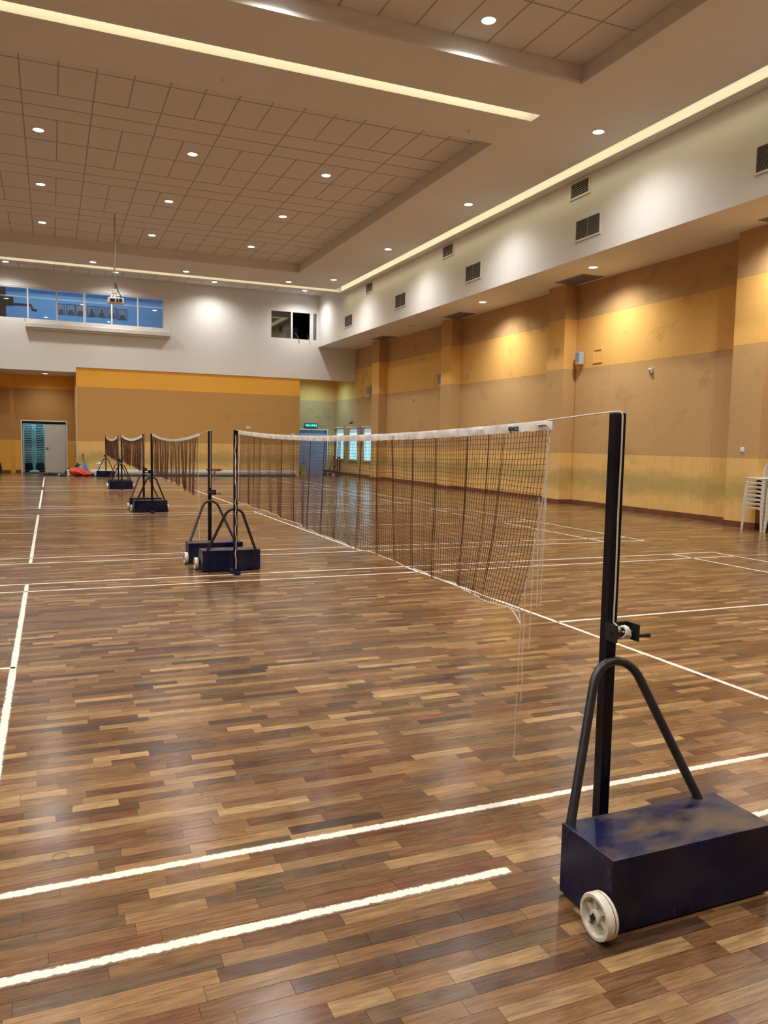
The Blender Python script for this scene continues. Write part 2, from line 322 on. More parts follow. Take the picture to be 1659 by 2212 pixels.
# painted court lines
def court_line(x0, y0, x1, y1):
    zt = 0.0007; m = MB(); al = abs(x1-x0) > abs(y1-y0)
    if al: ps = [[(x, y0, zt), (x, (y0+y1)/2, zt), (x, y1, zt)] for x in (x0, x1)]
    else: ps = [[(x0, y, zt), ((x0+x1)/2, y, zt), (x1, y, zt)] for y in (y0, y1)]
    vs = ps[0]+ps[1]; vs += [(p[0], p[1], 0.0) for p in vs]
    m.add(vs, [(0, 1, 4, 3), (1, 2, 5, 4), (6, 9, 10, 7), (7, 10, 11, 8), (0, 3, 9, 6), (2, 8, 11, 5), (0, 6, 7, 1), (1, 7, 8, 2), (3, 4, 10, 9), (4, 5, 11, 10)])
    o = m.build('court_line', 'line', floor); a = o.data.attributes.new('edge', 'FLOAT_COLOR', 'POINT')
    e = [1, 0, 1, 1, 0, 1]*2; a.data.foreach_set('color', [q for v in e for q in (v, v, v, 1)])
X0 = 1.775; LW = 0.0225
courts = [(2.158, 8.262), (9.628, 15.70), (17.11, 23.20), (24.62, 30.68)]
for ci, (ya, yb) in enumerate(courts):
    for y in (ya, ya+0.43, yb-0.40, yb):
        if ci == 0 and y == ya:
            court_line(X0-6.7, y-LW, 1.395, y+LW); court_line(2.18, y-LW, X0+6.7, y+LW)
        else: court_line(X0-6.7, y-LW, X0+6.7, y+LW)
    for x in (X0-2.01, X0+2.0, X0-6.70, X0-5.96, X0+5.97, X0+6.71): court_line(x-LW, ya, x+LW, yb)
    ym = (ya+yb)/2+0.04
    court_line(X0+2.0, ym-LW, X0+6.7, ym+LW); court_line(X0-6.7, ym-LW, X0-2.0, ym+LW)
# rubber band lying on the boards
m = MB(); m.tube([(0.007+0.027*math.cos(t)*(1+.08*math.sin(2*t)), 2.778+0.024*math.sin(t), 0.0022) for t in [i*2*math.pi/40 for i in range(41)]], 0.0011, 6, cap=False)
tag(m.build('rubber_band', 'rubber', smooth=True), 'thin tan rubber band lying on the floor boards', 'rubber band')

# ------------------------------------------------------------------ ceiling
cl = MB(); zt = 7.60
SX0, SX1 = 9.82, 10.13                     # slot along the right
BY0, BY1 = 11.94, 12.22                    # slot in the beam
FY0, FY1 = 28.20, 28.60                    # slot along the far edge
BX1 = 7.83
TA = (-2.0, 10.72); TB = (13.37, 26.10)    # trays in depth
cl.box(BX1, YN, ZC, SX0, FY0, zt); cl.box(TX1, TA[0], ZC, BX1, BY0, zt); cl.box(TX1, BY1, ZC, BX1, TB[1], zt)
cl.box(SX1, YN, ZC, XB, 28.75, zt)
cl.box(TX0, TA[1], ZC, TX1, BY0, zt); cl.box(TX0, BY1, ZC, TX1, TB[0], zt)
cl.box(TX0, TB[1], ZC, BX1, FY0, zt)
cl.box(XL, YN, ZC, TX0, 28.75, zt); cl.box(TX0, YN, ZC, BX1, TA[0], zt)
cl.box(TX0, FY1, ZC, SX1, 28.75, zt)
cl.box(SX0-.02, YN, 7.30, SX1+.02, FY1, zt); cl.box(TX0, FY0-.02, 7.30, SX1, FY1+.02, zt); cl.box(TX0, BY0-.02, 7.30, BX1+.02, BY1+.02, zt)
cl.box(XL, YN, zt, XB+.2, YF+.2, zt+.15)
ceiling = cl.build('ceiling', 'ceil'); tag(ceiling, 'white plasterboard ceiling with recessed trays and light slots', 'ceiling', kind='structure')
for (a, b) in (TA, TB):
    m = MB(); t = 0.035; z0, z1 = ZC, ZC+0.055
    m.box(TX0, b-t, z0, TX1, b, z1); m.box(TX0, a, z0, TX1, a+t, z1); m.box(TX1-t, a+t, z0, TX1, b-t, z1); m.box(TX0, a+t, z0, TX0+t, b-t, z1)
    m.build('tray_lip', 'ceil', ceiling)
# tiles: 585 x 1190 boards, lying lengthwise or crosswise in rows
TMESH = {}
def tile(x0, y0, x1, y1, z, many=None):
    g = 0.012; w, d = round(x1-x0-g, 3), round(y1-y0-g, 3)
    if w < 0.03 or d < 0.03: return
    if many is not None: many.box(x0+g/2, y0+g/2, z, x1-g/2, y1-g/2, z+.015); return
    if (w, d) not in TMESH:
        q = MB(); q.box(-w/2, -d/2, 0, w/2, d/2, .015); o = q.build('ceiling_tile', 'tile', ceiling); TMESH[(w, d)] = o.data
    else: o = link('ceiling_tile', TMESH[(w, d)], ceiling)
    o.location = ((x0+x1)/2, (y0+y1)/2, z+random.uniform(0, .002))
CX, CM = -0.38, 0.585
rows = []; y = 16.66-3.57
while y < TB[1]+3:
    rows += [(y, y+1.19, 1), (y+1.19, y+2.38, 1), (y+2.38, y+2.975, 2), (y+2.975, y+3.57, 2)]; y += 3.57
rowsA = [(10.72-1.18*(k+1), 10.72-1.18*k, 1) for k in range(11)]
far_tiles = MB(); grid = MB()
def tray(rws, ya, yb, xa, xb, vis, z=ZT):
    for (y0, y1, sp) in rws:
        y0c, y1c = max(y0, ya), min(y1, yb)
        if y1c-y0c < 0.05: continue
        k = math.floor((xa-CX)/(CM*sp))
        while CX+k*CM*sp < xb-0.03:
            x0, x1 = max(CX+k*CM*sp, xa), min(CX+(k+1)*CM*sp, xb); k += 1
            tile(x0, y0c, x1, y1c, z, None if vis((x0+x1)/2, (y0c+y1c)/2) else far_tiles)
            grid.box(x0-.012, y0c, z-.002, x0+.012, y1c, z+.003)
        grid.box(xa, y0c-.012, z-.003, xb, y0c+.012, z+.004)
tray(rows, TB[0], TB[1], TX0, TX1, lambda x, y: x > -0.09*y-0.3)
tray(rowsA, TA[0], TA[1], TX0, TX1, lambda x, y: x > 2.0 and y > 8.3)
tray([(28.75, 29.9, 1), (29.9, 31.1, 1), (31.1, 31.8, 1), (31.8, 32.0, 1)], 28.75, YF, XL, XB, lambda x, y: x > -2.3, 7.50)
far_tiles.build('tile_field', 'tile', ceiling, kind='stuff'); grid.build('grid_frame', 'tbar', ceiling)
# cove lights: warm strips lying inside the slots
def cove(name, lab, x0, y0, x1, y1):
    o = MB().box(x0, y0, 7.275, x1, y1, 7.299).build(name, 'cove'); tag(o, lab, 'light strip', 'recessed cove light strips')
cove('cove_light', 'warm light strip recessed in the beam between the ceiling trays', TX0, BY0+.03, BX1-.02, BY1-.12)
cove('cove_light', 'warm light strip recessed along the ceiling edge above the wall vents', SX0+.03, YN+.1, SX1-.14, FY0+.05)
cove('cove_light', 'warm light strip recessed in front of the wall with the office windows', TX0, FY0+.06, SX1-.02, FY1-.2)
# downlights
LM = {}
def downlight(x, y, z, power, label, group, r=0.095, spot=152, blend=1.0, lit=True, lamp='lamp', col=None):
    t = thing('downlight', label, 'downlight', (x, y, z), 0, group)
    if 'rim' not in LM:
        a = MB().lathe([(r+.028, .004), (r+.028, -.006), (r+.004, -.012), (r, -.004), (r, .01)], 28); oa = a.build('trim_ring', 'plast', t, True); LM['rim'] = oa.data
        b = MB().lathe([(0.0001, -.003), (r, -.003), (r, .008)], 24); ob = b.build('lamp', 'lamp', t); LM['lamp'] = ob.data
    else:
        link('trim_ring', LM['rim'], t)
        if lit: link('lamp', LM['lamp'], t)
        else:
            MB().lathe([(0.0001, -.003), (r, -.003), (r, .008)], 24).build('lamp', 'lampoff', t)
    if lit:
        l = bpy.data.lights.get('spot_%g' % power) or bpy.data.lights.new('spot_%g' % power, 'SPOT')
        l.energy = power; l.color = col or C_LAMP; l.spot_size = R(spot); l.spot_blend = blend; l.shadow_soft_size = 0.09
        s = link('spot_light', l, t); s.location = (0, 0, -.03)
    return t
ORD = ['first', 'second', 'third', 'fourth', 'fifth', 'sixth', 'seventh', 'eighth', 'ninth', 'tenth', 'eleventh', 'twelfth', 'thirteenth', 'fourteenth', 'fifteenth', 'sixteenth', 'seventeenth', 'eighteenth', 'nineteenth', 'twentieth', 'twenty-first', 'twenty-second', 'twenty-third', 'twenty-fourth']
for i, x in enumerate((5.76, 2.82, -0.13, -3.05, -5.97, -8.9)):
    for j, y in enumerate((24.47, 20.87, 17.29)): downlight(x, y, ZT, P_TRAY, 'projector tray downlight, %s row from the office wall, %s from the vent wall' % (ORD[j], ORD[i]), 'downlights in the tiled tray ceilings')
    for j, y in enumerate((10.17, 6.6, 3.0, -0.5)): downlight(x, y, ZT, P_TRAY, 'downlight in the tray without projector, %s row from the beam, %s from the vent wall' % (ORD[j], ORD[i]), 'downlights in the tiled tray ceilings')
for i, y in enumerate((26.53, 21.70, 16.88, 12.08, 7.26, 2.44, -2.4)): downlight(9.16, y, ZC, P_RING, 'border downlight above the wall vents, %s from the office wall' % ORD[i], 'downlights along the ceiling border')
for i, x in enumerate((7.86, 4.29, 1.34, -1.6)): downlight(x, 27.64, ZC, P_RING, 'border downlight in front of the far light strip, %s from the vent wall' % ORD[i], 'downlights in the far ceiling border')
for i, x in enumerate((9.49, 5.886, 2.285, -1.36, -4.98)): downlight(x, 31.02, 7.50, P_STRIP, 'downlight in the narrow tiled strip above the office windows, %s from the vent wall' % ORD[i], 'downlights above the far wall')
for i, y in enumerate((19.57, 14.70, 9.85, 5.05, 0.2)): downlight(11.15, y, ZS, P_SOF, 'lit downlight under the bulkhead soffit, %s lit one from the exit corner' % ORD[i], 'downlights under the bulkhead')
downlight(11.24, 24.55, ZS, 0, 'unlit downlight under the bulkhead soffit beside the orange wall', None, lit=False)
downlight(10.9, 33.3, 4.50, 300, 'cool white downlight in the exit recess hidden above the wall edge', None, col=(0.40, 0.74, 1.0))
downlight(-0.17, 33.4, 3.88, 110, 'round downlight under the low soffit above the grey store door', None, r=0.09)
for i, (x, y, z, d) in enumerate([(2.6, 12.95, ZC, 'beam between the ceiling trays beside the long light strip'), (7.05, 13.06, ZC, 'beam near the end of its light strip'), (6.9, 25.4, ZT, 'tray tiles near the far tray corner')]):
    m = MB(); m.lathe([(0.0001, 0), (.04, 0), (.04, -.008), (.012, -.012), (.012, -.04), (.03, -.045), (.03, -.05), (.0001, -.05)], 14)
    o = m.build('sprinkler_head', 'plast', smooth=True); o.location = (x, y, z); tag(o, 'small pale sprinkler head under the '+d, 'sprinkler')

# ------------------------------------------------------------------ right wall, bulkhead, pilasters
WINS = [(33.40, 34.42), (31.70, 32.74), (29.95, 30.97)]; WZ0, WZ1 = 0.70, 2.09
wr = MB(); X1 = XW+0.25; XI = XW+0.02
def wall_holes(mb, y0, y1, z0, z1, holes, fn):
    ys = sorted({y0, y1, *[h[0] for h in holes], *[h[1] for h in holes]}); zs = sorted({z0, z1, *[h[2] for h in holes], *[h[3] for h in holes]})
    for a, b in zip(ys, ys[1:]):
        for c, d in zip(zs, zs[1:]):
            if not any(h[0] <= a and b <= h[1] and h[2] <= c and d <= h[3] for h in holes): fn(mb, a, b, c, d)
HOL = [(a, b, WZ0, WZ1) for a, b in WINS]
wall_holes(wr, YN, YA+.2, 0, 7.6, HOL, lambda mb, a, b, c, d: mb.box(XI, a, c, X1, b, d))
wall_right = wr.build('wall_right', 'white'); tag(wall_right, 'long side wall clad in orange, brown and yellow felt panels', 'wall', kind='structure')
BANDS = [(0.0, ZB[0], 'yellow'), (ZB[0], ZB[1], 'brown'), (ZB[1], ZB[2], 'orange'), (ZB[2], ZS, 'brown')]
def seg(y0, y1, seams):
    cuts = [y0]+sorted(s for s in seams if y0+.1 < s < y1-.1)+[y1]
    for a, b in zip(cuts, cuts[1:]):
        for (z0, z1, mt) in BANDS:
            g = 0.0012; hs = [(max(h[0], a), min(h[1], b), h[2], h[3]) for h in HOL if h[1] > a and h[0] < b and h[3] > z0 and h[2] < z1]
            hs = [(h[0], h[1], max(h[2], z0), min(h[3], z1)) for h in hs]; mb = MB()
            wall_holes(mb, a+g, b-g, z0+g, z1-g, hs, lambda m_, p, q, r, s: m_.box(XW, p, r, XI, q, s))
            mb.build('wall_panel', mt, wall_right)
edges = [YN]+[e for c in PIL for e in (c-.36, c+.36)]+[YA]
for k in range(0, len(edges), 2):
    y0, y1 = edges[k], edges[k+1]; seg(y0, y1, [y1-1.30, y1-2.92, y1-4.55, 31.33])
for c in PIL:
    mb = MB(); mb2 = MB()
    for i, (z0, z1, mt) in enumerate(BANDS): mb.box(XW-.36, c-.36, z0+.001, XI, c+.36, z1-.001, i)
    mb.build('pilaster', [b[2] for b in BANDS], wall_right)
bb = MB(); bh, bd = 0.115, 0.016
for k in range(0, len(edges), 2): bb.box(XW-bd, edges[k], 0, XW, edges[k+1], bh)
for c in PIL:
    bb.box(XW-.36-bd, c-.36-bd, 0, XW-.36, c+.36+bd, bh); bb.box(XW-.36, c-.36-bd, 0, XW, c-.36, bh); bb.box(XW-.36, c+.36, 0, XW, c+.36+bd, bh)
o = bb.build('baseboard_right', 'skirt'); tag(o, 'dark red-brown wooden skirting along the orange side wall', 'baseboard', kind='structure')
o = MB().box(XB, YN, ZS, XI, YF, 7.6).build('wall_bulkhead', 'white'); tag(o, 'white overhead bulkhead carrying the air vents along the side wall', 'wall', kind='structure')
# windows in the side wall by the exit door
for i, (a, b) in enumerate(WINS):
    wn = MB(); t = .04; wn.box(XW+.03, a, WZ0, XW+.09, a+t, WZ1); wn.box(XW+.03, b-t, WZ0, XW+.09, b, WZ1); wn.box(XW+.03, a+t, WZ0, XW+.09, b-t, WZ0+t); wn.box(XW+.03, a+t, WZ1-t, XW+.09, b-t, WZ1)
    o = wn.build('window_%d' % (i+1), 'alum'); tag(o, ['daylit frosted window in the corner next to the exit door', 'middle daylit frosted window under the wall camera', 'daylit frosted window beside the pilaster and blue notice'][i], 'window', kind='structure')
    MB().box(XW+.055, a+t, WZ0+t, XW+.065, b-t, WZ1-t).build('pane', 'day', o)
    MB().box(XW+.035, a+t, 1.86, XW+.045, b-t, WZ1-t).build('roller_blind', 'blind', o)
    MB().rbox(XW-.07, a-.05, WZ1, XW-.002, b+.05, WZ1+.045, .006).build('pelmet', 'plast', o)
    MB().rbox(XW-.05, a-.03, WZ0-.03, XW+.03, b+.03, WZ0, .006).build('sill', 'plast', o)
# air grilles in the bulkhead
def grille(y0, y1, z0, z1, n, lab, group, mid=False):
    t = thing('air_grille', lab, 'air vent', (XB, (y0+y1)/2, z0), 0, group); w = (y1-y0)/2; h = z1-z0; fr = .035; d = .022
    m = MB(); m.box(-d, -w, 0, -.001, -w+fr, h); m.box(-d, w-fr, 0, -.001, w, h); m.box(-d, -w+fr, 0, -.001, w-fr, fr); m.box(-d, -w+fr, h-fr, -.001, w-fr, h); m.build('frame', 'alum', t)
    MB().box(-.006, -w+fr, fr, -.001, w-fr, h-fr).build('duct_mouth', 'ventdark', t)
    p = (h-2*fr)/n; sm = None
    for k in range(n):
        zc = fr+p*(k+.5)
        if sm is None:
            q = MB(); e = p*.30; q.add([(-.019, -w+fr, -e), (-.019, w-fr, -e), (-.008, w-fr, e*.6), (-.008, -w+fr, e*.6), (-.016, -w+fr, -e-.003), (-.016, w-fr, -e-.003), (-.006, w-fr, e*.6-.004), (-.006, -w+fr, e*.6-.004)], [(0, 1, 2, 3), (7, 6, 5, 4), (0, 4, 5, 1), (2, 6, 7, 3), (0, 3, 7, 4), (1, 5, 6, 2)])
            s = q.build('slat', 'vent', t); sm = s.data
        else: s = link('slat', sm, t)
        s.location = (0, 0, zc)
    if mid: MB().box(-.021, -.006, fr, -.006, .006, h-fr).build('mullion', 'vent', t)
for i, y in enumerate((26.25, 20.28, 14.25, 8.25)): grille(y-.34, y+.34, 6.70, 7.06, 7, 'high wide-slatted air vent under the light strip, %s from the control room' % ORD[i], 'upper wide-slatted vents on the bulkhead')
for i, y in enumerate((28.30, 23.52, 18.79, 13.93, 9.25)): grille(y-.43, y+.43, 5.78, 6.24, 17, 'fine-slatted air vent low on the bulkhead, %s from the control room' % ORD[i], 'lower fine-slatted vents on the bulkhead', True)
for i, c in enumerate(PIL):
    t = thing('soffit_grille', 'grey grille in the bulkhead soffit beside the %s pilaster from the exit corner' % ORD[3-i], 'air vent', (11.68, c-.93, ZS), 0, 'grey grilles in the bulkhead soffit'); m = MB(); a, b = .30, .56
    m.box(-a, -b, -.012, a, -b+.04, 0); m.box(-a, b-.04, -.012, a, b, 0); m.box(-a, -b+.04, -.012, -a+.04, b-.04, 0); m.box(a-.04, -b+.04, -.012, a, b-.04, 0); m.build('frame', 'soffvent', t)
    MB().box(-a+.04, -b+.04, -.003, a-.04, b-.04, 0).build('duct_mouth', 'ventdark', t); q = None
    for k in range(12):
        if q is None: s = MB().box(-.012, -b+.04, -.010, .014, b-.04, -.006).build('slat', 'soffvent', t); q = s.data
        else: s = link('slat', q, t)
        s.location = (-a+.06+k*(2*a-.12)/11, 0, 0)
# small fittings on the side wall
def speaker(y, z, lab):
    t = thing('wall_speaker', lab, 'speaker', (XW, y, z), 0, None)
    MB().prism([(-.16, -.10), (-.20, .02), (-.13, .11), (-.04, .11), (-.04, -.10)], .30, 'XY', -.15).build('case', 'greyspk', t)
    MB().prism([(-.163, -.09), (-.203, .018), (-.199, .018), (-.159, -.09)], .26, 'XY', -.13).build('grille', 'soffvent', t)
    MB().box(-.045, -.02, -.03, 0, .02, .03).build('bracket', 'steel', t)
speaker(16.22, 3.61, 'grey wall speaker on orange felt beside the raised square outline'); speaker(23.75, 3.62, 'grey wall speaker tucked behind a pilaster on orange felt'); speaker(30.15, 3.60, 'grey wall speaker on mould-stained felt near the exit corner')
for (y, lab) in ((15.62, 'raised square cover outline on orange felt beside the wall speaker'), (24.25, 'raised square cover outline on orange felt of the middle bay')):
    m = MB(); a, b, e = .17, .17, .03; m.box(XW-.02, y-a, 3.62+b-e, XW, y+a, 3.62+b); m.box(XW-.02, y-a, 3.62-b, XW, y+a, 3.62-b+e); m.box(XW-.02, y+a-e, 3.62-b+e, XW, y+a, 3.62+b-e); m.box(XW-.02, y-a, 3.62-b+e, XW, y-a+e, 3.62+b-e)
    tag(m.build('cover_plate', 'orange'), lab, 'cover plate')
for (y, z, lab) in ((13.76, 3.12, 'small cream sensor box on the brown felt of the nearest full bay'), (26.0, 3.06, 'small cream sensor box on brown felt between far pilasters')):
    t = thing('wall_sensor', lab, 'sensor', (XW, y, z)); MB().rbox(-.05, -.05, -.055, 0, .05, .055, .01).build('case', 'plast', t); MB().rbox(-.07, -.03, -.03, -.05, .03, .03, .008).build('lens', 'vent', t)
for (x, y, z, lab) in ((XW-.36, 10.84, 1.44, 'white square light switch on the pilaster above stacked chairs'), (XW, 24.0, 1.48, 'white square light switch on felt behind the net'), (XW, 29.35, 1.50, 'white square light switch near the frosted windows')):
    t = thing('light_switch', lab, 'switch', (x, y, z)); MB().rbox(-.012, -.045, -.045, 0, .045, .045, .004).build('plate', 'plast', t); MB().rbox(-.018, -.02, -.028, -.011, .02, .028, .003).build('rocker', 'plast', t)
t = thing('security_camera', 'small black security camera on the wall above the middle frosted window', 'camera', (XW, 32.15, 2.36)); MB().cyl((-.02, 0, .05), (0, 0, .05), .04, 14).build('base', 'plast', t); MB().tube([(-.01, 0, .05), (-.08, 0, .03), (-.08, 0, -.03)], .012, 8).build('arm', 'black', t); MB().cyl((-.04, 0, -.04), (-.17, .04, -.07), .035, 14).build('body', 'black', t)
t = thing('notice_sign', 'small blue notice with white marks between two frosted windows', 'sign', (XW, 31.33, 1.92)); MB().rbox(-.012, -.13, -.17, 0, .13, .17, .004).build('plate', 'bsign', t)
m = MB(); m.box(-.014, -.08, -.12, -.0125, .08, -.085); m.lathe([(.0001, -.014), (.06, -.014), (.06, -.0125)], 18, axis='X', at=(0, 0, .06)); m.box(-.014, -.07, -.05, -.0125, .07, -.02); m.build('symbol', 'plast', t)

# ------------------------------------------------------------------ far wall
wf = MB(); OW = (-3.60, 4.12, 5.70, 6.87); CW = (8.35, 10.36, 5.66, 6.81)
wall_holes(wf, XL, XI, 4.07, 7.6, [(OW[0], OW[1], OW[2], OW[3]), (CW[0], CW[1], CW[2], CW[3])], lambda mb, a, b, c, d: mb.box(a, YF, c, b, YF+.2, d))
wf.box(XL, YF, 3.88, 0.9, YF+.2, 4.07)
wall_far = wf.build('wall_far', 'white'); tag(wall_far, 'white upper end wall holding the office and control room windows', 'wall', kind='structure')
# felt-clad partition below
pb = MB().box(0.93, YF+.06, 0, 9.60, YA, 4.3); wall_stage = pb.build('wall_partition', 'white'); tag(wall_stage, 'orange and brown felt partition below the white end wall', 'wall', kind='structure')
MT['orange2'] = fabric('bright_orange_felt', (0.90, 0.45, 0.075), (0.5, 0.25, 0.05), amt=0.15); MT['brown3'] = fabric('amber_brown_felt', (0.56, 0.32, 0.11), (0.25, 0.14, 0.05), amt=0.15)
FB = [(0.0, 1.31, 'yellow'), (1.31, 3.35, 'brown3'), (3.35, 4.07, 'orange2')]
for (z0, z1, mt) in FB:
    cuts = [0.9, 5.9, 9.63] if mt != 'orange2' else [0.9, 9.63]
    for a, b in zip(cuts, cuts[1:]): MB().box(a, YF+.03, z0+.001, b, YF+.06, z1-.001).build('wall_panel', mt, wall_stage)
    MB().box(0.90, YF+.06, z0+.001, .93, YA, z1-.001).build('wall_panel', mt, wall_stage); MB().box(9.60, YF+.06, z0+.001, 9.63, YA, z1-.001).build('wall_panel', mt, wall_stage)
MB().box(0.885, YF+.015, 0, .915, YF+.05, 3.36).build('corner_bead', 'cream', wall_stage)
# recess at the store door
DX0, DX1, DZ = -1.05, 0.57, 2.055
wb = MB(); wall_holes(wb, XL, 0.9, 0, 3.88, [(DX0, DX1, 0, DZ)], lambda mb, a, b, c, d: mb.box(a, YA+.02, c, b, YA+.2, d)); wb.box(XL, YF+.2, 3.88, .9, YA+.2, 4.3)
wall_rec = wb.build('wall_recess', 'ceil'); tag(wall_rec, 'orange recess wall around the grey store door', 'wall', kind='structure')
RBN = [(0.0, 1.31, 'yellow2'), (1.31, 3.35, 'brown2'), (3.35, 3.88, 'orange2')]
MT['yellow2'] = fabric('amber_felt', (0.82, 0.44, 0.09), (0.5, 0.33, 0.08), amt=0.25); MT['brown2'] = fabric('tan_felt', (0.50, 0.275, 0.095), (.2,.12,.05), amt=0.2)
for (z0, z1, mt) in RBN:
    mb = MB(); wall_holes(mb, -1.30, 0.9, z0+.001, z1-.001, [(DX0, DX1, max(0, z0), min(DZ, z1))] if z0 < DZ else [], lambda m_, a, b, c, d: m_.box(a, YA, c, b, YA+.02, d)); mb.build('wall_panel', mt, wall_rec)
    mb = MB().prism([(-6.0, YA), (-6.0, YA-.30), (-1.46, YA-.30), (-1.30, YA), (-1.30, YA+.02), (-6.0, YA+.02)], z1-z0-.002, 'XY', z0+.001); mb.build('column_cladding', mt, wall_rec)
bb = MB(); bb.box(-1.30, YA-bd, 0, DX0-.06, YA, bh); bb.box(DX1+.06, YA-bd, 0, .9, YA, bh); bb.box(-6, YA-.30-bd, 0, -1.46, YA-.30, bh)
tag(bb.build('baseboard_recess', 'skirt'), 'dark skirting beside the grey store door', 'baseboard', kind='structure')
# store door
dr = MB(); t_ = .05; y0, y1 = YA-.02, YA+.22
dr.box(DX0-t_, y0, 0, DX0, y1, DZ+t_); dr.box(DX1, y0, 0, DX1+t_, y1, DZ+t_); dr.box(DX0, y0, DZ, DX1, y1, DZ+t_)
door = dr.build('door_1', 'alum'); tag(door, 'grey double store door, one leaf shut, the other opening on teal chairs', 'door', kind='structure')
lf = MB().rbox(-.23, YA+.05, .012, DX1-.004, YA+.09, DZ-.10, .004).build('door_leaf', 'door', door)
hd = MB(); hd.cyl((-.15, YA+.05, 1.02), (-.15, YA-.0, 1.02), .012, 8); hd.tube([(-.15, YA-.0, 1.02), (-.06, YA-.0, 1.02), (-.03, YA+.005, 1.02)], .011, 8); hd.rbox(-.19, YA+.042, .93, -.11, YA+.051, 1.07, .003); hd.build('door_handle', 'steel', lf, True)
MB().box(DX0, YA+.10, DZ-.10, DX1, YA+.14, DZ).build('head_strip', 'darkroom', door)  # dark strip painted in for the shadowed gap above the leaf
ol = MB().rbox(DX0+.005, YA+.24, .012, DX0+.05, YA+1.02, DZ-.02, .004).build('open_leaf', 'door', door)
tag(MB().box(-2.6, YA+.2, 0, -2.5, YA+2.6, 3.0).build('wall_store_left', 'concrete'), 'dim storeroom side wall behind the open leaf', 'wall', kind='structure')
tag(MB().box(1.6, YA+.2, 0, 1.7, YA+2.6, 3.0).build('wall_store_right', 'concrete'), 'dim storeroom side wall behind the shut leaf', 'wall', kind='structure')
tag(MB().box(-2.5, YA+2.5, 0, 1.6, YA+2.6, 3.0).build('wall_store_back', 'concrete'), 'dim storeroom back wall behind teal chairs', 'wall', kind='structure')
tag(MB().box(-2.6, YA+.2, 3.0, 1.7, YA+2.6, 3.1).build('wall_store_top', 'concrete'), 'storeroom ceiling above the teal chairs', 'wall', kind='structure')
t = thing('added_store_lamp', 'added tube lamp near the store door lighting the teal chairs', 'light', (-.5, YA+.42, 2.99)); MB().rbox(-.6, -.06, -.05, .6, .06, 0, .01).build('housing', 'plast', t)
al = bpy.data.lights.new('added_store_area', 'AREA'); al.shape = 'RECTANGLE'; al.size = 1.1; al.size_y = .1; al.energy = 32; al.color = (.75, .92, 1.0); q = link('store_fill_area', al, t); q.location = (0, 0, -.06)  # added lamp, set towards the door to light the chair fronts
# exit recess on the right
EX0, EX1, EZ = 10.25, 11.68, 1.99
we = MB(); wall_holes(we, 9.63, XI, 0, 4.5, [(EX0, EX1, 0, EZ)], lambda mb, a, b, c, d: mb.box(a, YA+.02, c, b, YA+.2, d)); we.box(9.63, YF+.2, 4.5, XI, YA+.2, 4.7)
wall_exit = we.build('wall_exit', 'ceil'); tag(wall_exit, 'brown felt recess wall around the blue exit door', 'wall', kind='structure')
for (z0, z1, mt) in [(0, ZB[0], 'yellow'), (ZB[0], ZB[1]-.04, 'brown'), (ZB[1]-.04, 4.5, 'orange')]:
    mb = MB(); wall_holes(mb, 9.63, XW, z0+.001, z1-.001, [(EX0, EX1, max(z0, 0), min(EZ, z1))] if z0 < EZ else [], lambda m_, a, b, c, d: m_.box(a, YA, c, b, YA+.02, d)); mb.build('wall_panel', mt, wall_exit)
de = MB(); de.box(EX0-.05, YA-.02, 0, EX0, YA+.22, EZ+.05); de.box(EX1, YA-.02, 0, EX1+.05, YA+.22, EZ+.05); de.box(EX0, YA-.02, EZ, EX1, YA+.22, EZ+.05)
d2 = de.build('door_2', 'alum'); tag(d2, 'double exit door tinted blue-grey by daylight, under the lit exit sign', 'door', kind='structure')
for a, b, hx in ((EX0+.004, (EX0+EX1)/2-.003, .62), ((EX0+EX1)/2+.003, EX1-.004, -.62)):
    l_ = MB().rbox(a, YA+.05, .012, b, YA+.09, EZ-.13, .004).build('door_leaf', 'bdoor', d2); hx = (EX0+EX1)/2+(-.09 if hx > 0 else .09)
    q = MB(); q.cyl((hx, YA+.05, 1.0), (hx, YA, 1.0), .012, 8); q.tube([(hx, YA, 1.0), (hx+(.1 if hx > 10.97 else -.1), YA, 1.0)], .011, 8); q.build('door_handle', 'steel', l_)
MB().box(EX0, YA+.07, EZ-.13, EX1, YA+.12, EZ).build('head_strip', 'bdoor', d2)
t = thing('exit_sign', 'lit cyan exit sign reading KELUAR above the blue door', 'sign', (10.915, YA, 2.20)); MB().rbox(-.31, -.06, -.095, .31, 0, .095, .01).build('case', 'signb', t); MB().box(-.285, -.063, -.072, .285, -.0605, .072).build('field', 'exitbg', t)
text('lettering', 'KELUAR', .125, 'exit', t, (-.055, -.0665, -.003), (R(90), 0, 0), space=1.02)
m = MB(); m.lathe([(.0001, -.066), (.014, -.066), (.014, -.0635)], 12, axis='Y', at=(.232, 0, .046)); m.prism([(.205, .03), (.245, .03), (.238, -.015), (.262, -.06), (.245, -.06), (.222, -.02), (.20, -.06), (.185, -.055), (.208, -.012)], .0025, 'XZ', -.066); m.build('running_figure', 'exit', t)
# end and left walls out of view
m = MB(); m.box(XL-.2, YN-.2, 0, XL, YA+.2, 7.7); tag(m.build('wall_left', 'brown'), 'opposite long wall of the hall', 'wall', kind='structure')
m = MB(); m.box(XL-.2, YN-.2, 0, XI, YN, 7.7); tag(m.build('wall_near', 'brown'), 'end wall of the hall behind the viewer', 'wall', kind='structure')
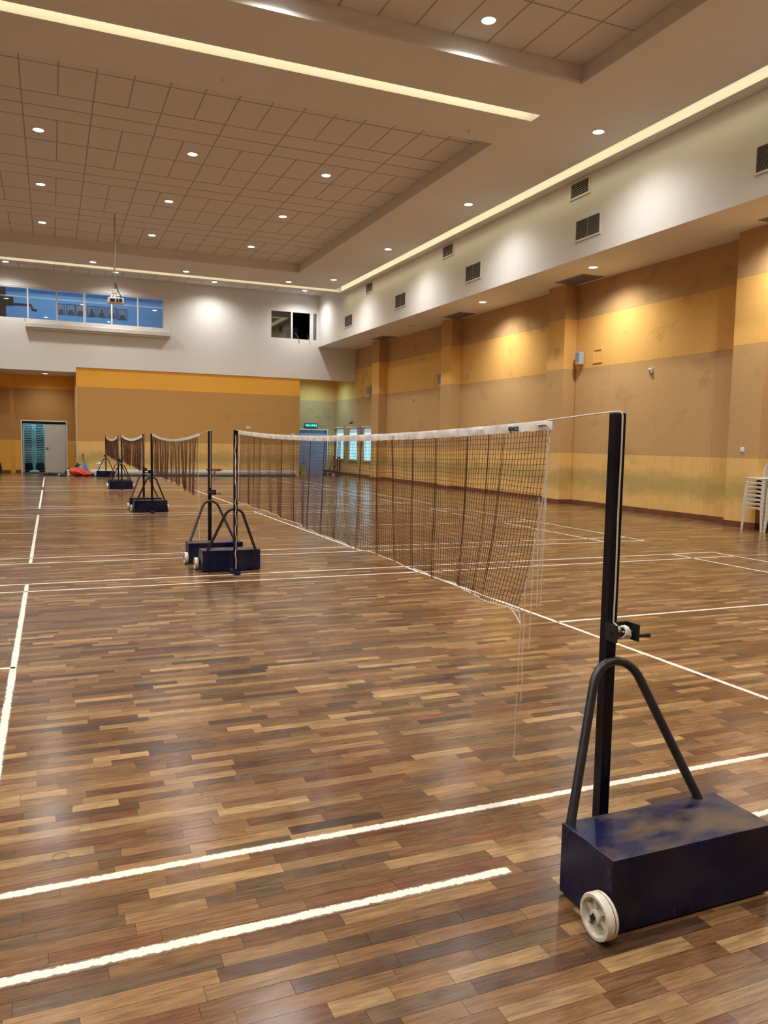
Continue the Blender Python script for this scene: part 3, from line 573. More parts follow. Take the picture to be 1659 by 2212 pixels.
# office behind the long window
tag(MB().box(-4.2, 35.6, 5.2, 6.2, 35.7, 8.3).build('wall_office_back', 'room'), 'blue-lit back wall of the office behind the long window', 'wall', kind='structure')
tag(MB().box(-4.3, YF+.2, 5.2, -4.2, 35.7, 8.3).build('wall_office_left', 'room'), 'blue-lit side wall of the office by the black boom', 'wall', kind='structure')
tag(MB().box(6.2, YF+.2, 5.2, 6.3, 35.7, 8.3).build('wall_office_right', 'room'), 'blue-lit side wall of the office away from the black boom', 'wall', kind='structure')
tag(MB().box(-4.3, YF+.2, 5.1, 6.3, 35.7, 5.2).build('wall_office_base', 'room'), 'raised floor of the blue-lit office', 'wall', kind='structure')
tag(MB().box(-4.3, YF+.2, 8.2, 6.3, 35.7, 8.3).build('wall_office_top', 'room'), 'ceiling of the blue-lit office', 'wall', kind='structure')
tag(MB().box(-4.2, 35.35, 7.35, 6.2, 35.6, 7.5).build('wall_office_beam', 'room'), 'dropped beam along the office back wall', 'wall', kind='structure')
wo = MB(); x0, x1, z0, z1 = OW; f = .045
wo.box(x0, YF+.02, z0, x1, YF+.10, z0+f); wo.box(x0, YF+.02, z1-f, x1, YF+.10, z1); wo.box(x0, YF+.02, z0+f, x0+f, YF+.10, z1-f); wo.box(x1-f, YF+.02, z0+f, x1, YF+.10, z1-f)
win4 = wo.build('window_4', 'alum'); tag(win4, 'long office window band high on the white end wall', 'window', kind='structure')
mul = [-2.62, -1.66, -0.70, 0.28, 1.23, 2.20, 3.15]; xs = [x0]+mul+[x1]
for i, x in enumerate(mul):
    wd = .05 if abs(x-1.23) > .1 else .085
    MB().box(x-wd/2, YF+.015, z0+f, x+wd/2, YF+.10, z1-f).build('mullion', 'alum', win4)
for a, b in zip(xs, xs[1:]): MB().box(a, YF+.055, z0+f, b, YF+.061, z1-f).build('pane', 'glass', win4)
ar = bpy.data.lights.new('office_daylight_area', 'AREA'); ar.shape = 'RECTANGLE'; ar.size = 6.0; ar.size_y = .6; ar.energy = 105; ar.color = (0.62, 0.84, 1.0)  # added area lamp standing in for daylight inside the office
t = thing('office_daylight_lamp', 'added panel lamp standing in for daylight in the blue-lit office', 'light', (1.0, 33.6, 8.19)); MB().box(-3.0, -.3, -.02, 3.0, .3, 0).build('housing', 'plast', t); q = link('daylight_area', ar, t); q.location = (0, 0, -.03)
PX = [(0.47, .30), (0.84, .34), (1.21, .36), (1.65, .36), (2.05, .34), (2.455, .37), (2.87, .38)]
for i, (x, w_) in enumerate(PX):
    t = thing('portrait_frame', ['framed portrait of a seated figure with long hair', 'framed portrait of a figure in a dark suit', 'dark framed portrait half behind a window bar', 'framed portrait of a figure wearing a sash', 'framed portrait of a figure in a cap', 'black framed portrait behind the projector stem', 'framed portrait of a figure with a pale face band'][i]+' on the office wall', 'picture', (x, 35.6, 6.48 if i < 6 else 6.44))
    h = .44; w2 = w_/2; m = MB(); e = .022
    m.box(-w2, -.03, 0, -w2+e, 0, h); m.box(w2-e, -.03, 0, w2, 0, h); m.box(-w2+e, -.03, 0, w2-e, 0, e); m.box(-w2+e, -.03, h-e, w2-e, 0, h); m.build('frame', 'frame', t)
    MB().box(-w2+e, -.015, e, w2-e, 0, h-e).build('photograph', 'photo', t)
    s_ = w2-e-.01; m = MB(); m.prism([(-s_*.8, e), (s_*.8, e), (s_*.72, .15), (s_*.3, .215), (-s_*.3, .215), (-s_*.72, .15)], .003, 'XZ', -.019); m.build('figure', 'figure', t)
    m = MB(); m.prism([(.052*math.cos(k*math.pi/8), .275+.07*math.sin(k*math.pi/8)) for k in range(16)], .003, 'XZ', -.022); m.build('head', 'face' if i not in (3, 4) else 'figure', t)
t = thing('jointed_boom', 'black jointed boom reaching across the office window from a dark post', 'boom', (-1.63, 33.0, 5.75)); MB().box(-.12, 0, -.55, .16, .25, 1.2).build('post', 'black', t); MB().rbox(.12, -.05, .55, .42, .2, .88, .03).build('housing', 'black', t); MB().tube([(.35, .05, .62), (1.02, .05, .62), (1.06, .05, .47), (1.22, .05, .44)], .05, 8).build('arm', 'black', t)
# control room
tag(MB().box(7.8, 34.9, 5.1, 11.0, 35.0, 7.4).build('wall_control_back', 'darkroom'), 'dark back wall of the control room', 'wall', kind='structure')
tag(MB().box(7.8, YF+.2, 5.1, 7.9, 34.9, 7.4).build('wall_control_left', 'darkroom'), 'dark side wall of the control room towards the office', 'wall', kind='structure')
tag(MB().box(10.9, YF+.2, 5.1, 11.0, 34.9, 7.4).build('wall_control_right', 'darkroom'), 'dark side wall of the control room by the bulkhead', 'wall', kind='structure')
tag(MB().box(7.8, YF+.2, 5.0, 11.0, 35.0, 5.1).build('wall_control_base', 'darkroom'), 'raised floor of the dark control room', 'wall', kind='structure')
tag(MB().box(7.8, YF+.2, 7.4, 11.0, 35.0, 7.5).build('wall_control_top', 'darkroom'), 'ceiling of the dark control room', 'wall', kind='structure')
wc = MB(); x0, x1, z0, z1 = CW; f = .035
wc.box(x0, YF+.0, z0, x1, YF+.10, z0+f); wc.box(x0, YF+.0, z1-f, x1, YF+.10, z1); wc.box(x0, YF, z0+f, x0+f, YF+.10, z1-f); wc.box(x1-f, YF, z0+f, x1, YF+.10, z1-f)
win5 = wc.build('window_5', 'alum'); tag(win5, 'dark sliding control room window beside the bulkhead corner', 'window', kind='structure')
MB().box(9.25-.035, YF-.01, z0+f, 9.25+.035, YF+.10, z1-f).build('mullion', 'alum', win5); MB().box(10.11-.07, YF+.01, z0+f, 10.11+.07, YF+.10, z1-f).build('mullion', 'alum', win5)
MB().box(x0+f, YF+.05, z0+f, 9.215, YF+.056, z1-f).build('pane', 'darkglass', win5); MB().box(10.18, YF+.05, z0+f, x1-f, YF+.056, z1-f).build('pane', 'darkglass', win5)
t = thing('monitor', 'dim computer screen inside the dark control room', 'monitor', (9.68, 33.3, 5.101)); MB().box(-.20, 0, .62, .20, .04, 1.22).build('screen', plain('dim_screen', (0.02, 0.05, 0.09), 0.2), t); MB().box(-.25, .01, .56, .25, .06, 1.28).build('bezel', 'black', t); MB().box(-.5, -.1, 0, .5, .5, .55).build('desk', 'black', t)
for (pts, r, lab) in (([(9.50, 32.34, 5.98), (9.56, 31.99, 5.712), (9.565, 31.90, 5.69)], .014, 'short grey bar leaning out over the control room window sill'), ([(10.0, 32.3, 5.92), (9.99, 31.99, 5.71), (9.985, 31.90, 5.69)], .009, 'thin grey rod leaning out over the control room window sill')):
    tag(MB().tube(pts, r, 6, flat=(1.5, .5)).build('stand_rod', 'steel'), lab, 'rod')
# projection screen case
t = thing('projection_screen', 'white roll-up projection screen case hung below the office window', 'screen', (1.78, YF-.13, 5.36)); MB().rbox(-2.58, -.07, .05, 2.58, .07, .22, .02).build('case', 'plast', t); MB().rbox(-2.55, -.03, 0.0, 2.55, .03, .05, .01).build('bottom_bar', 'plast', t)
for s in (-1, 1): MB().box(s*2.58-(.03 if s > 0 else 0), -.075, .02, s*2.58+(.03 if s < 0 else 0)+.0, .10, .235).build('end_cap', 'alum', t); MB().tube([(s*2.56, .0, .22), (s*2.60, .05, .34), (s*2.56, .12, .36)], .008, 6).build('hook', 'steel', t)
# projector on its drop pole
t = thing('projector', 'white projector hanging from the tray ceiling on a long thin pole', 'projector', (1.655, 22.68, 5.03)); MB().tube([(0, 0, 2.35), (.0, 0, 1.2), (-.02, 0, .8), (0, 0, .36)], .022, 10).build('drop_pole', 'steel', t)
MB().rbox(-.20, -.16, 0, .21, .16, .15, .03).build('body', 'plast', t); m = MB(); m.lathe([(.0001, -.19), (.045, -.19), (.05, -.15), (.05, -.12)], 16, axis='Y', at=(.12, 0, .08)); m.build('lens', 'black', t); m = MB(); m.box(-.15, -.166, .03, -.02, -.159, .11); m.box(.01, -.166, .03, .06, -.159, .12); m.build('vent', 'black', t)
m = MB(); m.rbox(-.14, -.08, .15, .10, .08, .17, .005); m.cyl((-.02, 0, .17), (-.02, 0, .27), .035, 10); m.rbox(-.08, -.05, .26, .06, .05, .38, .02); m.build('mount', 'plast', t); MB().tube([(0, -.03, .55), (.06, -.06, .34), (.14, -.05, .20), (.12, .0, .15)], .012, 6).build('cable', 'black', t)
MB().lathe([(.022, 2.34), (.07, 2.34), (.07, 2.352), (.0001, 2.352)], 14).build('ceiling_rose', 'plast', t)
for (x, z, lab) in ((7.46, 1.98, 'small white plate on brown felt above the first net'), (9.35, 1.74, 'small white plate at the edge of the felt partition')):
    t = thing('wall_plate', lab, 'plate', (x, YF+.03, z)); MB().rbox(-.09, -.012, -.045, .09, 0, .045, .004).build('plate', 'plast', t); MB().rbox(-.03, -.016, -.02, .03, -.011, .02, .002).build('socket', 'cream', t)

# ------------------------------------------------------------------ net trolleys
TP = {}
def trolley(x, y, rz, lab, wheels=(-1, 1), winch=True, group='mobile net posts', dx=0.0):
    t = thing('net_post_trolley', lab, 'net post', (x, y, 0), rz, group)
    def part(nm, fn, mat, smooth=False):
        if nm not in TP: o = fn().build(nm.split('#')[0], mat, t, smooth); TP[nm] = o.data
        else: o = link(nm.split('#')[0], TP[nm], t)
        return o
    part('base_box', lambda: MB().rbox(-.315, -.415, .008, .315, -.165, .232, .003), 'bluebox').location.x = dx
    part('post', lambda: MB().rbox(-.020, -.020, .03, .020, .020, 1.535, .0025), 'bluepost')
    part('foot', lambda: MB().rbox(-.033, -.19, .0, .033, .12, .032, .003), 'bluebox')
    def arch():
        r_, zc = .105, .589; yz = lambda z: -.182+.146*(z-.232)/.462; e = (-.097, .629); a0 = math.atan2(e[1]-zc, e[0])
        half = [(-.266, .222), (-.2585, .242)]+[(-.262+.165*k/6, .232+.397*k/6) for k in range(1, 7)]
        half += [(r_*math.cos(a0+(math.pi/2-a0)*k/8), zc+r_*math.sin(a0+(math.pi/2-a0)*k/8)) for k in range(1, 9)]
        pts = [(x, yz(z), z) for x, z in half]; pts += [(-p[0], p[1], p[2]) for p in pts[:-1][::-1]]
        return MB().tube(pts, .0155, 12)
    part('brace', arch, 'brace', True)
    for s in wheels:
        nm = 'wheel#%d' % s; x0 = s*.326
        def wf_(s=s, x0=x0):
            m = MB(); d = lambda h: x0+s*h
            m.lathe([(.047, d(.0)), (.062, d(0)), (.0665, d(.005)), (.0665, d(.010)), (.0625, d(.013)), (.0665, d(.016)), (.0665, d(.036)), (.064, d(.040)), (.055, d(.040)), (.052, d(.034)), (.050, d(.018)), (.020, d(.016)), (.020, d(.038)), (.010, d(.040)), (.0001, d(.040))], 36, axis='X', at=(0, -.402, .0665))
            for k in range(6):
                an = k*math.pi/3+.35; c_, s_ = math.cos(an), math.sin(an); q = .0035
                vs = []
                for h in (.016, .031):
                    for rr in (.018, .052):
                        for e in (-q, q): vs.append((d(h), -.402+rr*c_-e*s_, .0665+rr*s_+e*c_))
                m.add(vs, [(0, 1, 3, 2), (4, 6, 7, 5), (0, 2, 6, 4), (1, 5, 7, 3), (0, 4, 5, 1), (2, 3, 7, 6)])
            return m
        wh = part(nm, wf_, 'wheel', True); wh.location.x = dx
        nm2 = 'axle#%d' % s
        if nm2 not in TP:
            m = MB(); m.cyl((s*.30, -.402, .0665), (s*.374, -.402, .0665), .0085, 12); m.cyl((s*.370, -.402, .080), (s*.370, -.400, .046), .002, 6)
            o = m.build('axle', 'black', wh, True); TP[nm2] = o.data
            m = MB(); m.lathe([(.0628, s*.3375), (.0655, s*.339), (.0628, s*.3425)], 30, axis='X', at=(0, -.402, .0665)); o = m.build('tread_groove', 'groove_tone', wh); TP[nm2+'g'] = o.data
        else: link('axle', TP[nm2], wh); link('tread_groove', TP[nm2+'g'], wh)
    if winch:
        w_ = part('winch', lambda: MB().add(*winch_geo()), 'black')
        part('winch_handle', lambda: MB().tube([(.03, -.055, .79), (.085, -.062, .782), (.125, -.060, .780)], [.006, .006, .009], 8), 'black', True).parent = w_
    return t
def winch_geo():
    m = MB(); m.box(-.026, -.026, .766, .026, -.020, .826); m.box(-.030, -.078, .768, -.024, -.020, .826); m.box(.056, -.085, .768, .062, -.020, .826); m.box(.020, -.026, .766, .062, -.020, .826); m.cyl((-.03, -.055, .795), (.058, -.055, .795), .009, 10)
    return m.v, m.f
NETX = 1.775
near1 = trolley(1.757, 2.150, 0, 'nearest navy net post trolley with a rust-worn box top and ivory wheel', wheels=(-1,), dx=.031)
trolley(1.800, 8.315, math.pi, 'navy net post trolley at the far end of the nearest net, cord down its post', wheels=(1,), winch=False)
trolley(1.760, 9.575, 0, 'navy net post trolley at the start of the second net', wheels=(-1,))
trolley(1.785, 15.75, math.pi, 'navy net post trolley at the far end of the second net')
trolley(1.765, 17.02, 0, 'navy net post trolley at the start of the third net')
trolley(1.820, 23.28, math.pi, 'navy net post trolley at the far end of the third net')
trolley(1.830, 24.62, 0, 'navy net post trolley at the start of the fourth net')
trolley(1.845, 30.60, math.pi, 'navy net post trolley at the far end of the fourth net, by the rolled mat')
trolley(11.57, 33.02, -math.pi/2, 'spare dark net post trolley nearest the blue exit door')
trolley(11.57, 32.36, -math.pi/2, 'spare dark net post trolley below the corner window')

# ------------------------------------------------------------------ nets
def build_net(lab, ya, yb, xa, xb, zta, ztm, ztb, zba, zbb, folds, cell=(.0235, .0205), r=.0014, edge_in=0.0, ropes=None, seed=1, tape_h=.036, pleat=1.0, cordbot=True, logo=False, ragged=0.0):
    rg = np.random.RandomState(seed); t = thing('badminton_net', lab, 'net', (0, 0, 0), 0, 'badminton nets')
    Ln = yb-ya; tm = 0.55
    def ztop(y):
        s = (y-ya)/Ln; A = np.array([[0, 0, 1], [tm*tm, tm, 1], [1, 1, 1]]); a, b, c = np.linalg.solve(A, [zta, ztm, ztb]); return a*s*s+b*s+c
    def xat(y): return xa+(xb-xa)*(y-ya)/Ln
    cols = []; y = 0.0
    while y < Ln: cols.append((y, 0)); y += cell[0]*(1+.15*rg.randn()*.5)
    for (fy, wd) in folds:
        for k in range(wd): cols.append((fy-ya+.0034*(k-wd/2)*(1+.3*rg.rand()), (1 if k % 2 else -1)*(.0015+.004*rg.rand())))
    cols = sorted([c for c in cols if 0 <= c[0] <= Ln]); nr = int(round((ztop(ya+Ln/2)-tape_h-(zba+zbb)/2)/cell[1])); nc = len(cols)
    G = np.zeros((nc, nr+1, 3)); ph = rg.rand(6)*6
    for i, (s, xo) in enumerate(cols):
        u = s/Ln; zt_ = ztop(ya+s)-tape_h; zb_ = zba+(zbb-zba)*u+ragged*rg.randn()*.5
        for j in range(nr+1):
            v = j/nr
            yy = ya+s+edge_in*v**1.7*max(0, 1-s/1.2) + .006*math.sin(9*v+ph[0]+s*3)*v
            sway = .012*v*math.sin(s*7+ph[1])+.009*v*math.sin(s*17+ph[2])*pleat+.02*v*math.sin(s*2.1+ph[3])
            G[i, j] = (xat(ya+s)+sway+xo*(.3+v)*pleat, yy, zt_+(zb_-zt_)*v+.004*math.sin(s*11+j*.4+ph[4])*min(1, 3*v))
    V = []; F = []; nb = 0
    def strand(P, ax):
        nonlocal nb
        n = len(P); off = [np.array(o) for o in ([(0, r, 0), (.87*r, -.5*r, 0), (-.87*r, -.5*r, 0)] if ax == 'z' else [(0, 0, r), (.87*r, 0, -.5*r), (-.87*r, 0, -.5*r)])]
        V.append(np.stack([P+o for o in off], 1).reshape(-1, 3))
        b = np.arange(n-1)*3+nb
        for k in range(3): F.append(np.stack([b+k, b+(k+1) % 3, b+3+(k+1) % 3, b+3+k], 1))
        nb += 3*n
    for i in range(nc): strand(G[i], 'z')
    for j in range(nr+1): strand(G[:, j], 'y')
    me = bpy.data.meshes.new('netting'); me.from_pydata(np.concatenate(V).tolist(), [], np.concatenate(F).tolist()); me.materials.append(MT['net'])
    link('netting', me, t, 'stuff')
    # folded white tape with wrinkles
    m = MB(); n = max(60, int(Ln/.03)); vs = []; fs = []
    for i in range(n+1):
        y = ya-.02+(Ln+.04)*i/n; z = ztop(min(max(y, ya), yb)); x = xat(y); wv = .0022*math.sin(i*1.9+ph[5])+.0018*math.sin(i*.77); th = .0045
        zb = z-tape_h-.003*abs(math.sin(i*.9+ph[2]))
        vs += [(x-th+wv, y, zb), (x-th*1.2-wv, y, z-.012), (x, y, z+.001), (x+th*1.2-wv, y, z-.012), (x+th+wv, y, zb)]
    for i in range(n):
        for k in range(4): fs.append((i*5+k, i*5+k+1, i*5+5+k+1, i*5+5+k))
        fs.append((i*5+4, i*5, i*5+5, i*5+9))
    fs += [(0, 4, 3, 2, 1), (n*5, n*5+1, n*5+2, n*5+3, n*5+4)]
    m.add(vs, fs); tape = m.build('top_tape', 'tape', t, True)
    if logo:
        yl = 2.818; text('lettering', 'apacs', .036, 'ink', tape, (xat(yl)-.0078, yl, ztop(yl)-.019), (R(90), 0, R(-90)), .0006, 1.0)
    if cordbot:
        m = MB(); m.tube([tuple(G[i, nr]) for i in range(0, nc, 3)]+[tuple(G[nc-1, nr])], .0024, 6); m.build('bottom_cord', 'cord', t, True)
    for i, nm in ((0, 'side_cord'), (nc-1, 'side_cord')):
        m = MB(); m.tube([tuple(G[i, j]) for j in range(0, nr+1, 2)]+[tuple(G[i, nr])], .0022, 6); m.build(nm, 'cord', t, True)
    for k, pts in enumerate(ropes['rope']): MB().tube(pts, .003 if k != 1 or not logo else .0045, 8).build('top_rope' if k != 1 or not logo else 'rope_knot', 'cord', t, True)
    for (pts, rr) in ropes.get('ties', []): MB().tube(pts, rr, 6).build('tie_string', 'cord', t, True)
    return t
def wig(a, b, n=14, amp=.006, seed=0):
    rg = random.Random(seed); return [tuple(a[i]+(b[i]-a[i])*k/n+(rg.uniform(-amp, amp) if 0 < k < n and i < 2 else 0) for i in range(3)) for k in range(n+1)]
pyz = 2.150
rope1 = [(1.775, 2.58, 1.520), (1.766, 2.30, 1.535), (1.760, 2.18, 1.5395), (1.758, 2.15, 1.5395), (1.758, 2.131, 1.537), (1.758, 2.1265, 1.525)]+[(1.758+.001*math.sin(k), 2.1262, 1.525-.70*k/10) for k in range(1, 11)]+[(1.758, 2.112, .82), (1.768, 2.10, .80), (1.770, 2.085, .80)]
coil = [(1.768+.026*(k/40)+.006*math.sin(k*.7), 2.095+.019*math.cos(k*.8), .797+.020*math.sin(k*.8)) for k in range(41)]
rope1b = [(1.800, 8.10, 1.518), (1.800, 8.30, 1.537), (1.800, 8.335, 1.53), (1.800, 8.336, 1.2)]
ties = [(wig((1.775, 2.570, 1.435), (1.772, 2.580, .80), 16, .0015, 1), .0018), (wig((1.776, 2.575, 1.43), (1.776, 2.600, .93), 14, .002, 3), .0018), (wig((1.770, 2.615, 1.22), (1.768, 2.600, .78), 12, .0015, 11), .0016),
        (wig((1.772, 2.640, 1.08), (1.768, 2.645, .60), 12, .0015, 2), .0018), (wig((1.770, 2.690, .87), (1.768, 2.690, .37), 12, .002, 4), .0017), (wig((1.772, 2.718, .69), (1.766, 2.728, .12), 14, .002, 5), .0013),
        ([(1.773, 2.84, .738), (1.772, 2.79, .735), (1.772, 2.755, .715), (1.772, 2.73, .695), (1.772, 2.718, .688)], .0028), ([(1.772, 2.735, .742), (1.772, 2.722, .70), (1.772, 2.718, .688)], .002),
        ([(1.768, 2.64, 1.502), (1.7665, 2.60, 1.504), (1.767, 2.575, 1.503), (1.770, 2.56, 1.49), (1.772, 2.572, 1.46), (1.775, 2.565, 1.435), (1.776, 2.57, 1.425)], .0032),
        (wig((1.79, 8.27, 1.48), (1.795, 8.26, .06), 26, .008, 6), .004), (wig((1.785, 8.25, 1.30), (1.79, 8.24, .95), 8, .006, 7), .003)]
pxf = [545, 558, 605, 630, 668, 698, 728, 778, 812, 845, 890, 940, 1008, 1055, 1086]
def px2y(px):
    d = FWD+CR*((px-829.5)/FPX)-CU*((1020-1106)/FPX); return 1.78*d.y/d.x
folds1 = [(px2y(p), 3 if p < 1020 else 2) for p in pxf]
build_net('nearest badminton net, brown mesh with white tape lettered in black', 2.565, 8.13, 1.775, 1.800, 1.521, 1.468, 1.527, .735, .79, folds1, edge_in=.17, ropes={'rope': [rope1, coil, rope1b], 'ties': ties}, seed=3, logo=True)
def simple_ropes(x0, y0, p0, x1, y1, p1, z0, z1): return {'rope': [[(x0, y0, z0), (x0, p0, 1.538), (x0, p0-.024, 1.53), (x0, p0-.026, .85)], [(x1, y1, z1), (x1, p1-.02, 1.538), (x1, p1+.02, 1.538)]]}
rf = np.random.RandomState(5)
def rand_folds(a, b, n): return [(a+(b-a)*(k+rf.rand()*.7)/n, rf.randint(3, 7)) for k in range(n)]
rp = simple_ropes(1.762, 10.34, 9.575, 1.785, 15.62, 15.75, 1.508, 1.527); rp['ties'] = [(wig((1.77, 10.38, .74), (1.77, 10.36, .05), 10, .003, 9), .0022)]
build_net('second badminton net, brown mesh hanging in loose vertical pleats', 10.36, 15.62, 1.768, 1.785, 1.510, 1.432, 1.528, .70, .80, rand_folds(10.6, 15.5, 30), cell=(.034, .030), r=.0014, ropes=rp, seed=8, pleat=2.2, cordbot=False, ragged=.03)
build_net('third badminton net, pleated brown mesh between distant posts', 17.25, 23.15, 1.768, 1.818, 1.515, 1.430, 1.53, .76, .82, rand_folds(17.4, 23.0, 38), cell=(.042, .040), r=.0017, ropes=simple_ropes(1.768, 17.25, 17.02, 1.818, 23.15, 23.28, 1.513, 1.528), seed=12, pleat=2.5, cordbot=False, ragged=.04, tape_h=.05)
build_net('fourth badminton net, dense brown mesh sagging before the rolled mat', 24.80, 30.47, 1.832, 1.845, 1.515, 1.405, 1.525, .74, .86, rand_folds(24.9, 30.4, 40), cell=(.042, .040), r=.0024, ropes=simple_ropes(1.832, 24.80, 24.62, 1.845, 30.47, 30.60, 1.513, 1.523), seed=15, pleat=2.5, ragged=.02, tape_h=.06)

# ------------------------------------------------------------------ plastic chairs
def chair_parts():
    out = {}
    m = MB(); m.rbox(-.205, -.225, .405, .205, .20, .428, .010); out['seat'] = m
    for i, (sx, sy) in enumerate(((-1, -1), (1, -1), (-1, 1), (1, 1))):
        m = MB(); t = .005
        X = lambda z: sx*(.203+.030*(1-z/.41)); Y = lambda z: sy*(.218+.030*(1-z/.41))
        for (dx, dy) in ((-sx*.055, 0), (0, -sy*.055)):
            vs = []
            for z, k in ((0.0, .75), (.41, 1.15)):
                a = (X(z), Y(z)); b = (X(z)+dx*k, Y(z)+dy*k); n = (0, -sy*t) if dx else (-sx*t, 0)
                vs += [(*a, z), (*b, z), (b[0]+n[0], b[1]+n[1], z), (a[0]+n[0], a[1]+n[1], z)]
            m.add(vs, [(0, 1, 2, 3), (7, 6, 5, 4), (0, 4, 5, 1), (1, 5, 6, 2), (2, 6, 7, 3), (3, 7, 4, 0)])
        out['leg#%d' % i] = m
    arc = lambda w: [(-w, .412), (w, .412), (w, .345), (w-.012, .372), (w-.035, .387), (w-.07, .392), (-w+.07, .392), (-w+.035, .387), (-w+.012, .372), (-w, .345)]
    m = MB(); m.prism(arc(.16), .006, 'XZ', -.222); m.prism(arc(.16), .006, 'XZ', .212); m.prism(arc(.17), .006, 'YZ', -.208); m.prism(arc(.17), .006, 'YZ', .202); out['apron'] = m
    m = MB(); n = 18
    def band(k):
        an = math.pi*k/n; return (-.195*math.cos(an), .170+.10*(math.sin(an)**.8), .42+.40*(math.sin(an)**.85))
    pts = [band(k) for k in range(n+1)]
    m.tube(pts, .034, 8, flat=(1.0, .5)); out['back_frame'] = m
    m = MB()
    for x in (-.11, -.055, 0, .055, .11): m.tube([(x, .170, .42), (x*.95, .21, .60), (x*.75, .258, .78-3.0*x*x)], .013, 6, flat=(1.3, .4))
    out['back_splats'] = m
    return out
CP = {}
def chair(x, y, z, rz, lab, group, mat='cream', joined=False):
    key = mat
    if joined:
        if key not in CP:
            m = MB()
            for nm, q in chair_parts().items(): m.add(q.v, q.f)
            o = m.build('plastic_chair', mat); CP[key] = o.data
        else: o = link('plastic_chair', CP[key])
        o.location = (x, y, z); o.rotation_euler = (0, 0, rz); return tag(o, lab, 'chair', group)
    t = thing('plastic_chair', lab, 'chair', (x, y, z), rz, group)
    if key not in CP: CP[key] = {nm: q.build(nm.split('#')[0], mat, t, nm in ('back_frame', 'back_splats')).data for nm, q in chair_parts().items()}
    else:
        for nm, d in CP[key].items(): link(nm.split('#')[0], d, t)
    return t
for (y, grp, lab, n) in ((10.285, 'chairs in the stack beside the pilaster', 'cream plastic chair in the stack touching the pilaster', 8), (9.79, 'chairs in the stack further from the pilaster', 'cream plastic chair in the stack clear of the pilaster', 9)):
    for k in range(n): chair(11.695+.002*k, y, .0005+.074*k, -math.pi/2, ('topmost ' if k == n-1 else ORD[k]+' from the floor, ')+lab, grp)
for (x, grp, lab) in ((-0.845, 'teal chairs by the open leaf', 'teal plastic chair in the store stack beside the open door leaf'), (-0.415, 'teal chairs by the shut leaf', 'teal plastic chair in the store stack beside the shut door leaf')):
    for k in range(24): chair(x*1.01, 35.35+.0*k, .0005+.070*k, 0, ORD[k]+' from the floor, '+lab, grp, 'teal', True)

# ------------------------------------------------------------------ things along the far partition
for (x0, x1, lab, strap) in ((1.35, 5.98, 'long rolled grey floor mat behind the farthest net', False), (6.05, 9.42, 'rolled grey floor mat with a dark seam lying beside the exit recess', True)):
    t = thing('rolled_mat', lab, 'mat', ((x0+x1)/2, 31.84, 0)); L = (x1-x0)/2
    sp = []
    m = MB(); m.lathe([(.05, -L), (.13, -L), (.13, L), (.05, L), (.05, -L)], 32, axis='X', at=(0, 0, .13)); m.build('roll', 'mat', t, True)
    m = MB(); m.box(-L, -.03, .252, L, .04, .266); m.build('loose_edge', 'black' if strap else 'mat', t)
tag(MB().rbox(5.72, 31.70, .262, 6.30, 31.90, .30, .012).build('red_cloth', 'red'), 'small folded red cloth lying on the joint of the rolled mats', 'cloth')
def blob(pts, r, n=14, flat=None): return MB().tube(pts, r, n, flat=flat)
t = thing('racket_bag', 'red and orange racket bag lying in front of the felt partition corner', 'bag', (1.02, 31.20, 0)); 
m = MB(); m.tube([(-.40, 0, .14), (-.36, 0, .17), (-.2, .0, .19), (0, .0, .16), (.2, -.02, .11), (.33, -.03, .09), (.36, -.03, .09)], [.05, .13, .175, .15, .10, .075, .03], 16, flat=(1.2, .98)); o = m.build('body', 'red', t, True)
for v in o.data.vertices: v.co.z = max(v.co.z, .003)
m = MB(); m.tube([(-.37, -.16, .20), (-.2, -.19, .22), (0, -.19, .14), (.12, -.15, .05)], [.02, .035, .035, .015], 8, flat=(1, .5)); m.tube([(.0, -.17, .10), (.2, -.14, .11), (.32, -.10, .13)], [.02, .03, .015], 8, flat=(1, .5)); m.build('stripe', 'orangecloth', t, True)
MB().tube([(.33, -.03, .08), (.40, -.05, .07), (.43, -.05, .05)], [.06, .07, .03], 10).build('end_pocket', 'black', t, True)
t = thing('backpack', 'black backpack with pale mesh slumped behind the red racket bag', 'bag', (.93, 31.62, 0)); m = MB(); m.tube([(0, 0, .02), (0, .0, .22), (.02, .05, .40), (.02, .06, .46)], [.16, .17, .12, .03], 12, flat=(1.2, .8)); o = m.build('body', 'black', t, True); MB().tube([(-.28, -.05, .12), (-.12, -.06, .34), (-.02, 0, .50)], .02, 8).build('strap', 'black', t, True); m = MB(); m.tube([(.05, -.16, .30), (.08, -.15, .40)], [.05, .03], 8); m.build('mesh_pocket', 'mat', t, True)
t = thing('umbrella', 'closed blue umbrella with black crook handle leaning on the felt partition', 'umbrella', (1.22, 31.55, 0)); MB().tube([(0, 0, .0), (-.12, .30, .74)], .008, 8).build('shaft', 'black', t)
m = MB(); m.tube([(.01, 0, .03), (-.02, .05, .14), (-.05, .13, .34), (-.085, .21, .52)], [.10, .095, .07, .02], 10, flat=(1, .7)); m.build('canopy', 'blue', t, True); MB().tube([(-.105, .26, .64), (-.125, .31, .76), (-.125, .32, .80), (-.11, .32, .825), (-.09, .315, .80)], .018, 8).build('handle', 'black', t, True)
def bottle(x, y, r, h, mat, cap, lab):
    t = thing('water_bottle', lab, 'bottle', (x, y, 0)); MB().lathe([(.0001, 0), (r*.95, 0), (r, .01), (r, h*.75), (r*.5, h*.86), (r*.5, h*.88), (.0001, h*.88)], 16).build('body', mat, t, True); MB().lathe([(r*.55, h*.86), (r*.6, h*.88), (r*.6, h*.97), (r*.3, h), (.0001, h)], 14).build('cap', cap, t, True)
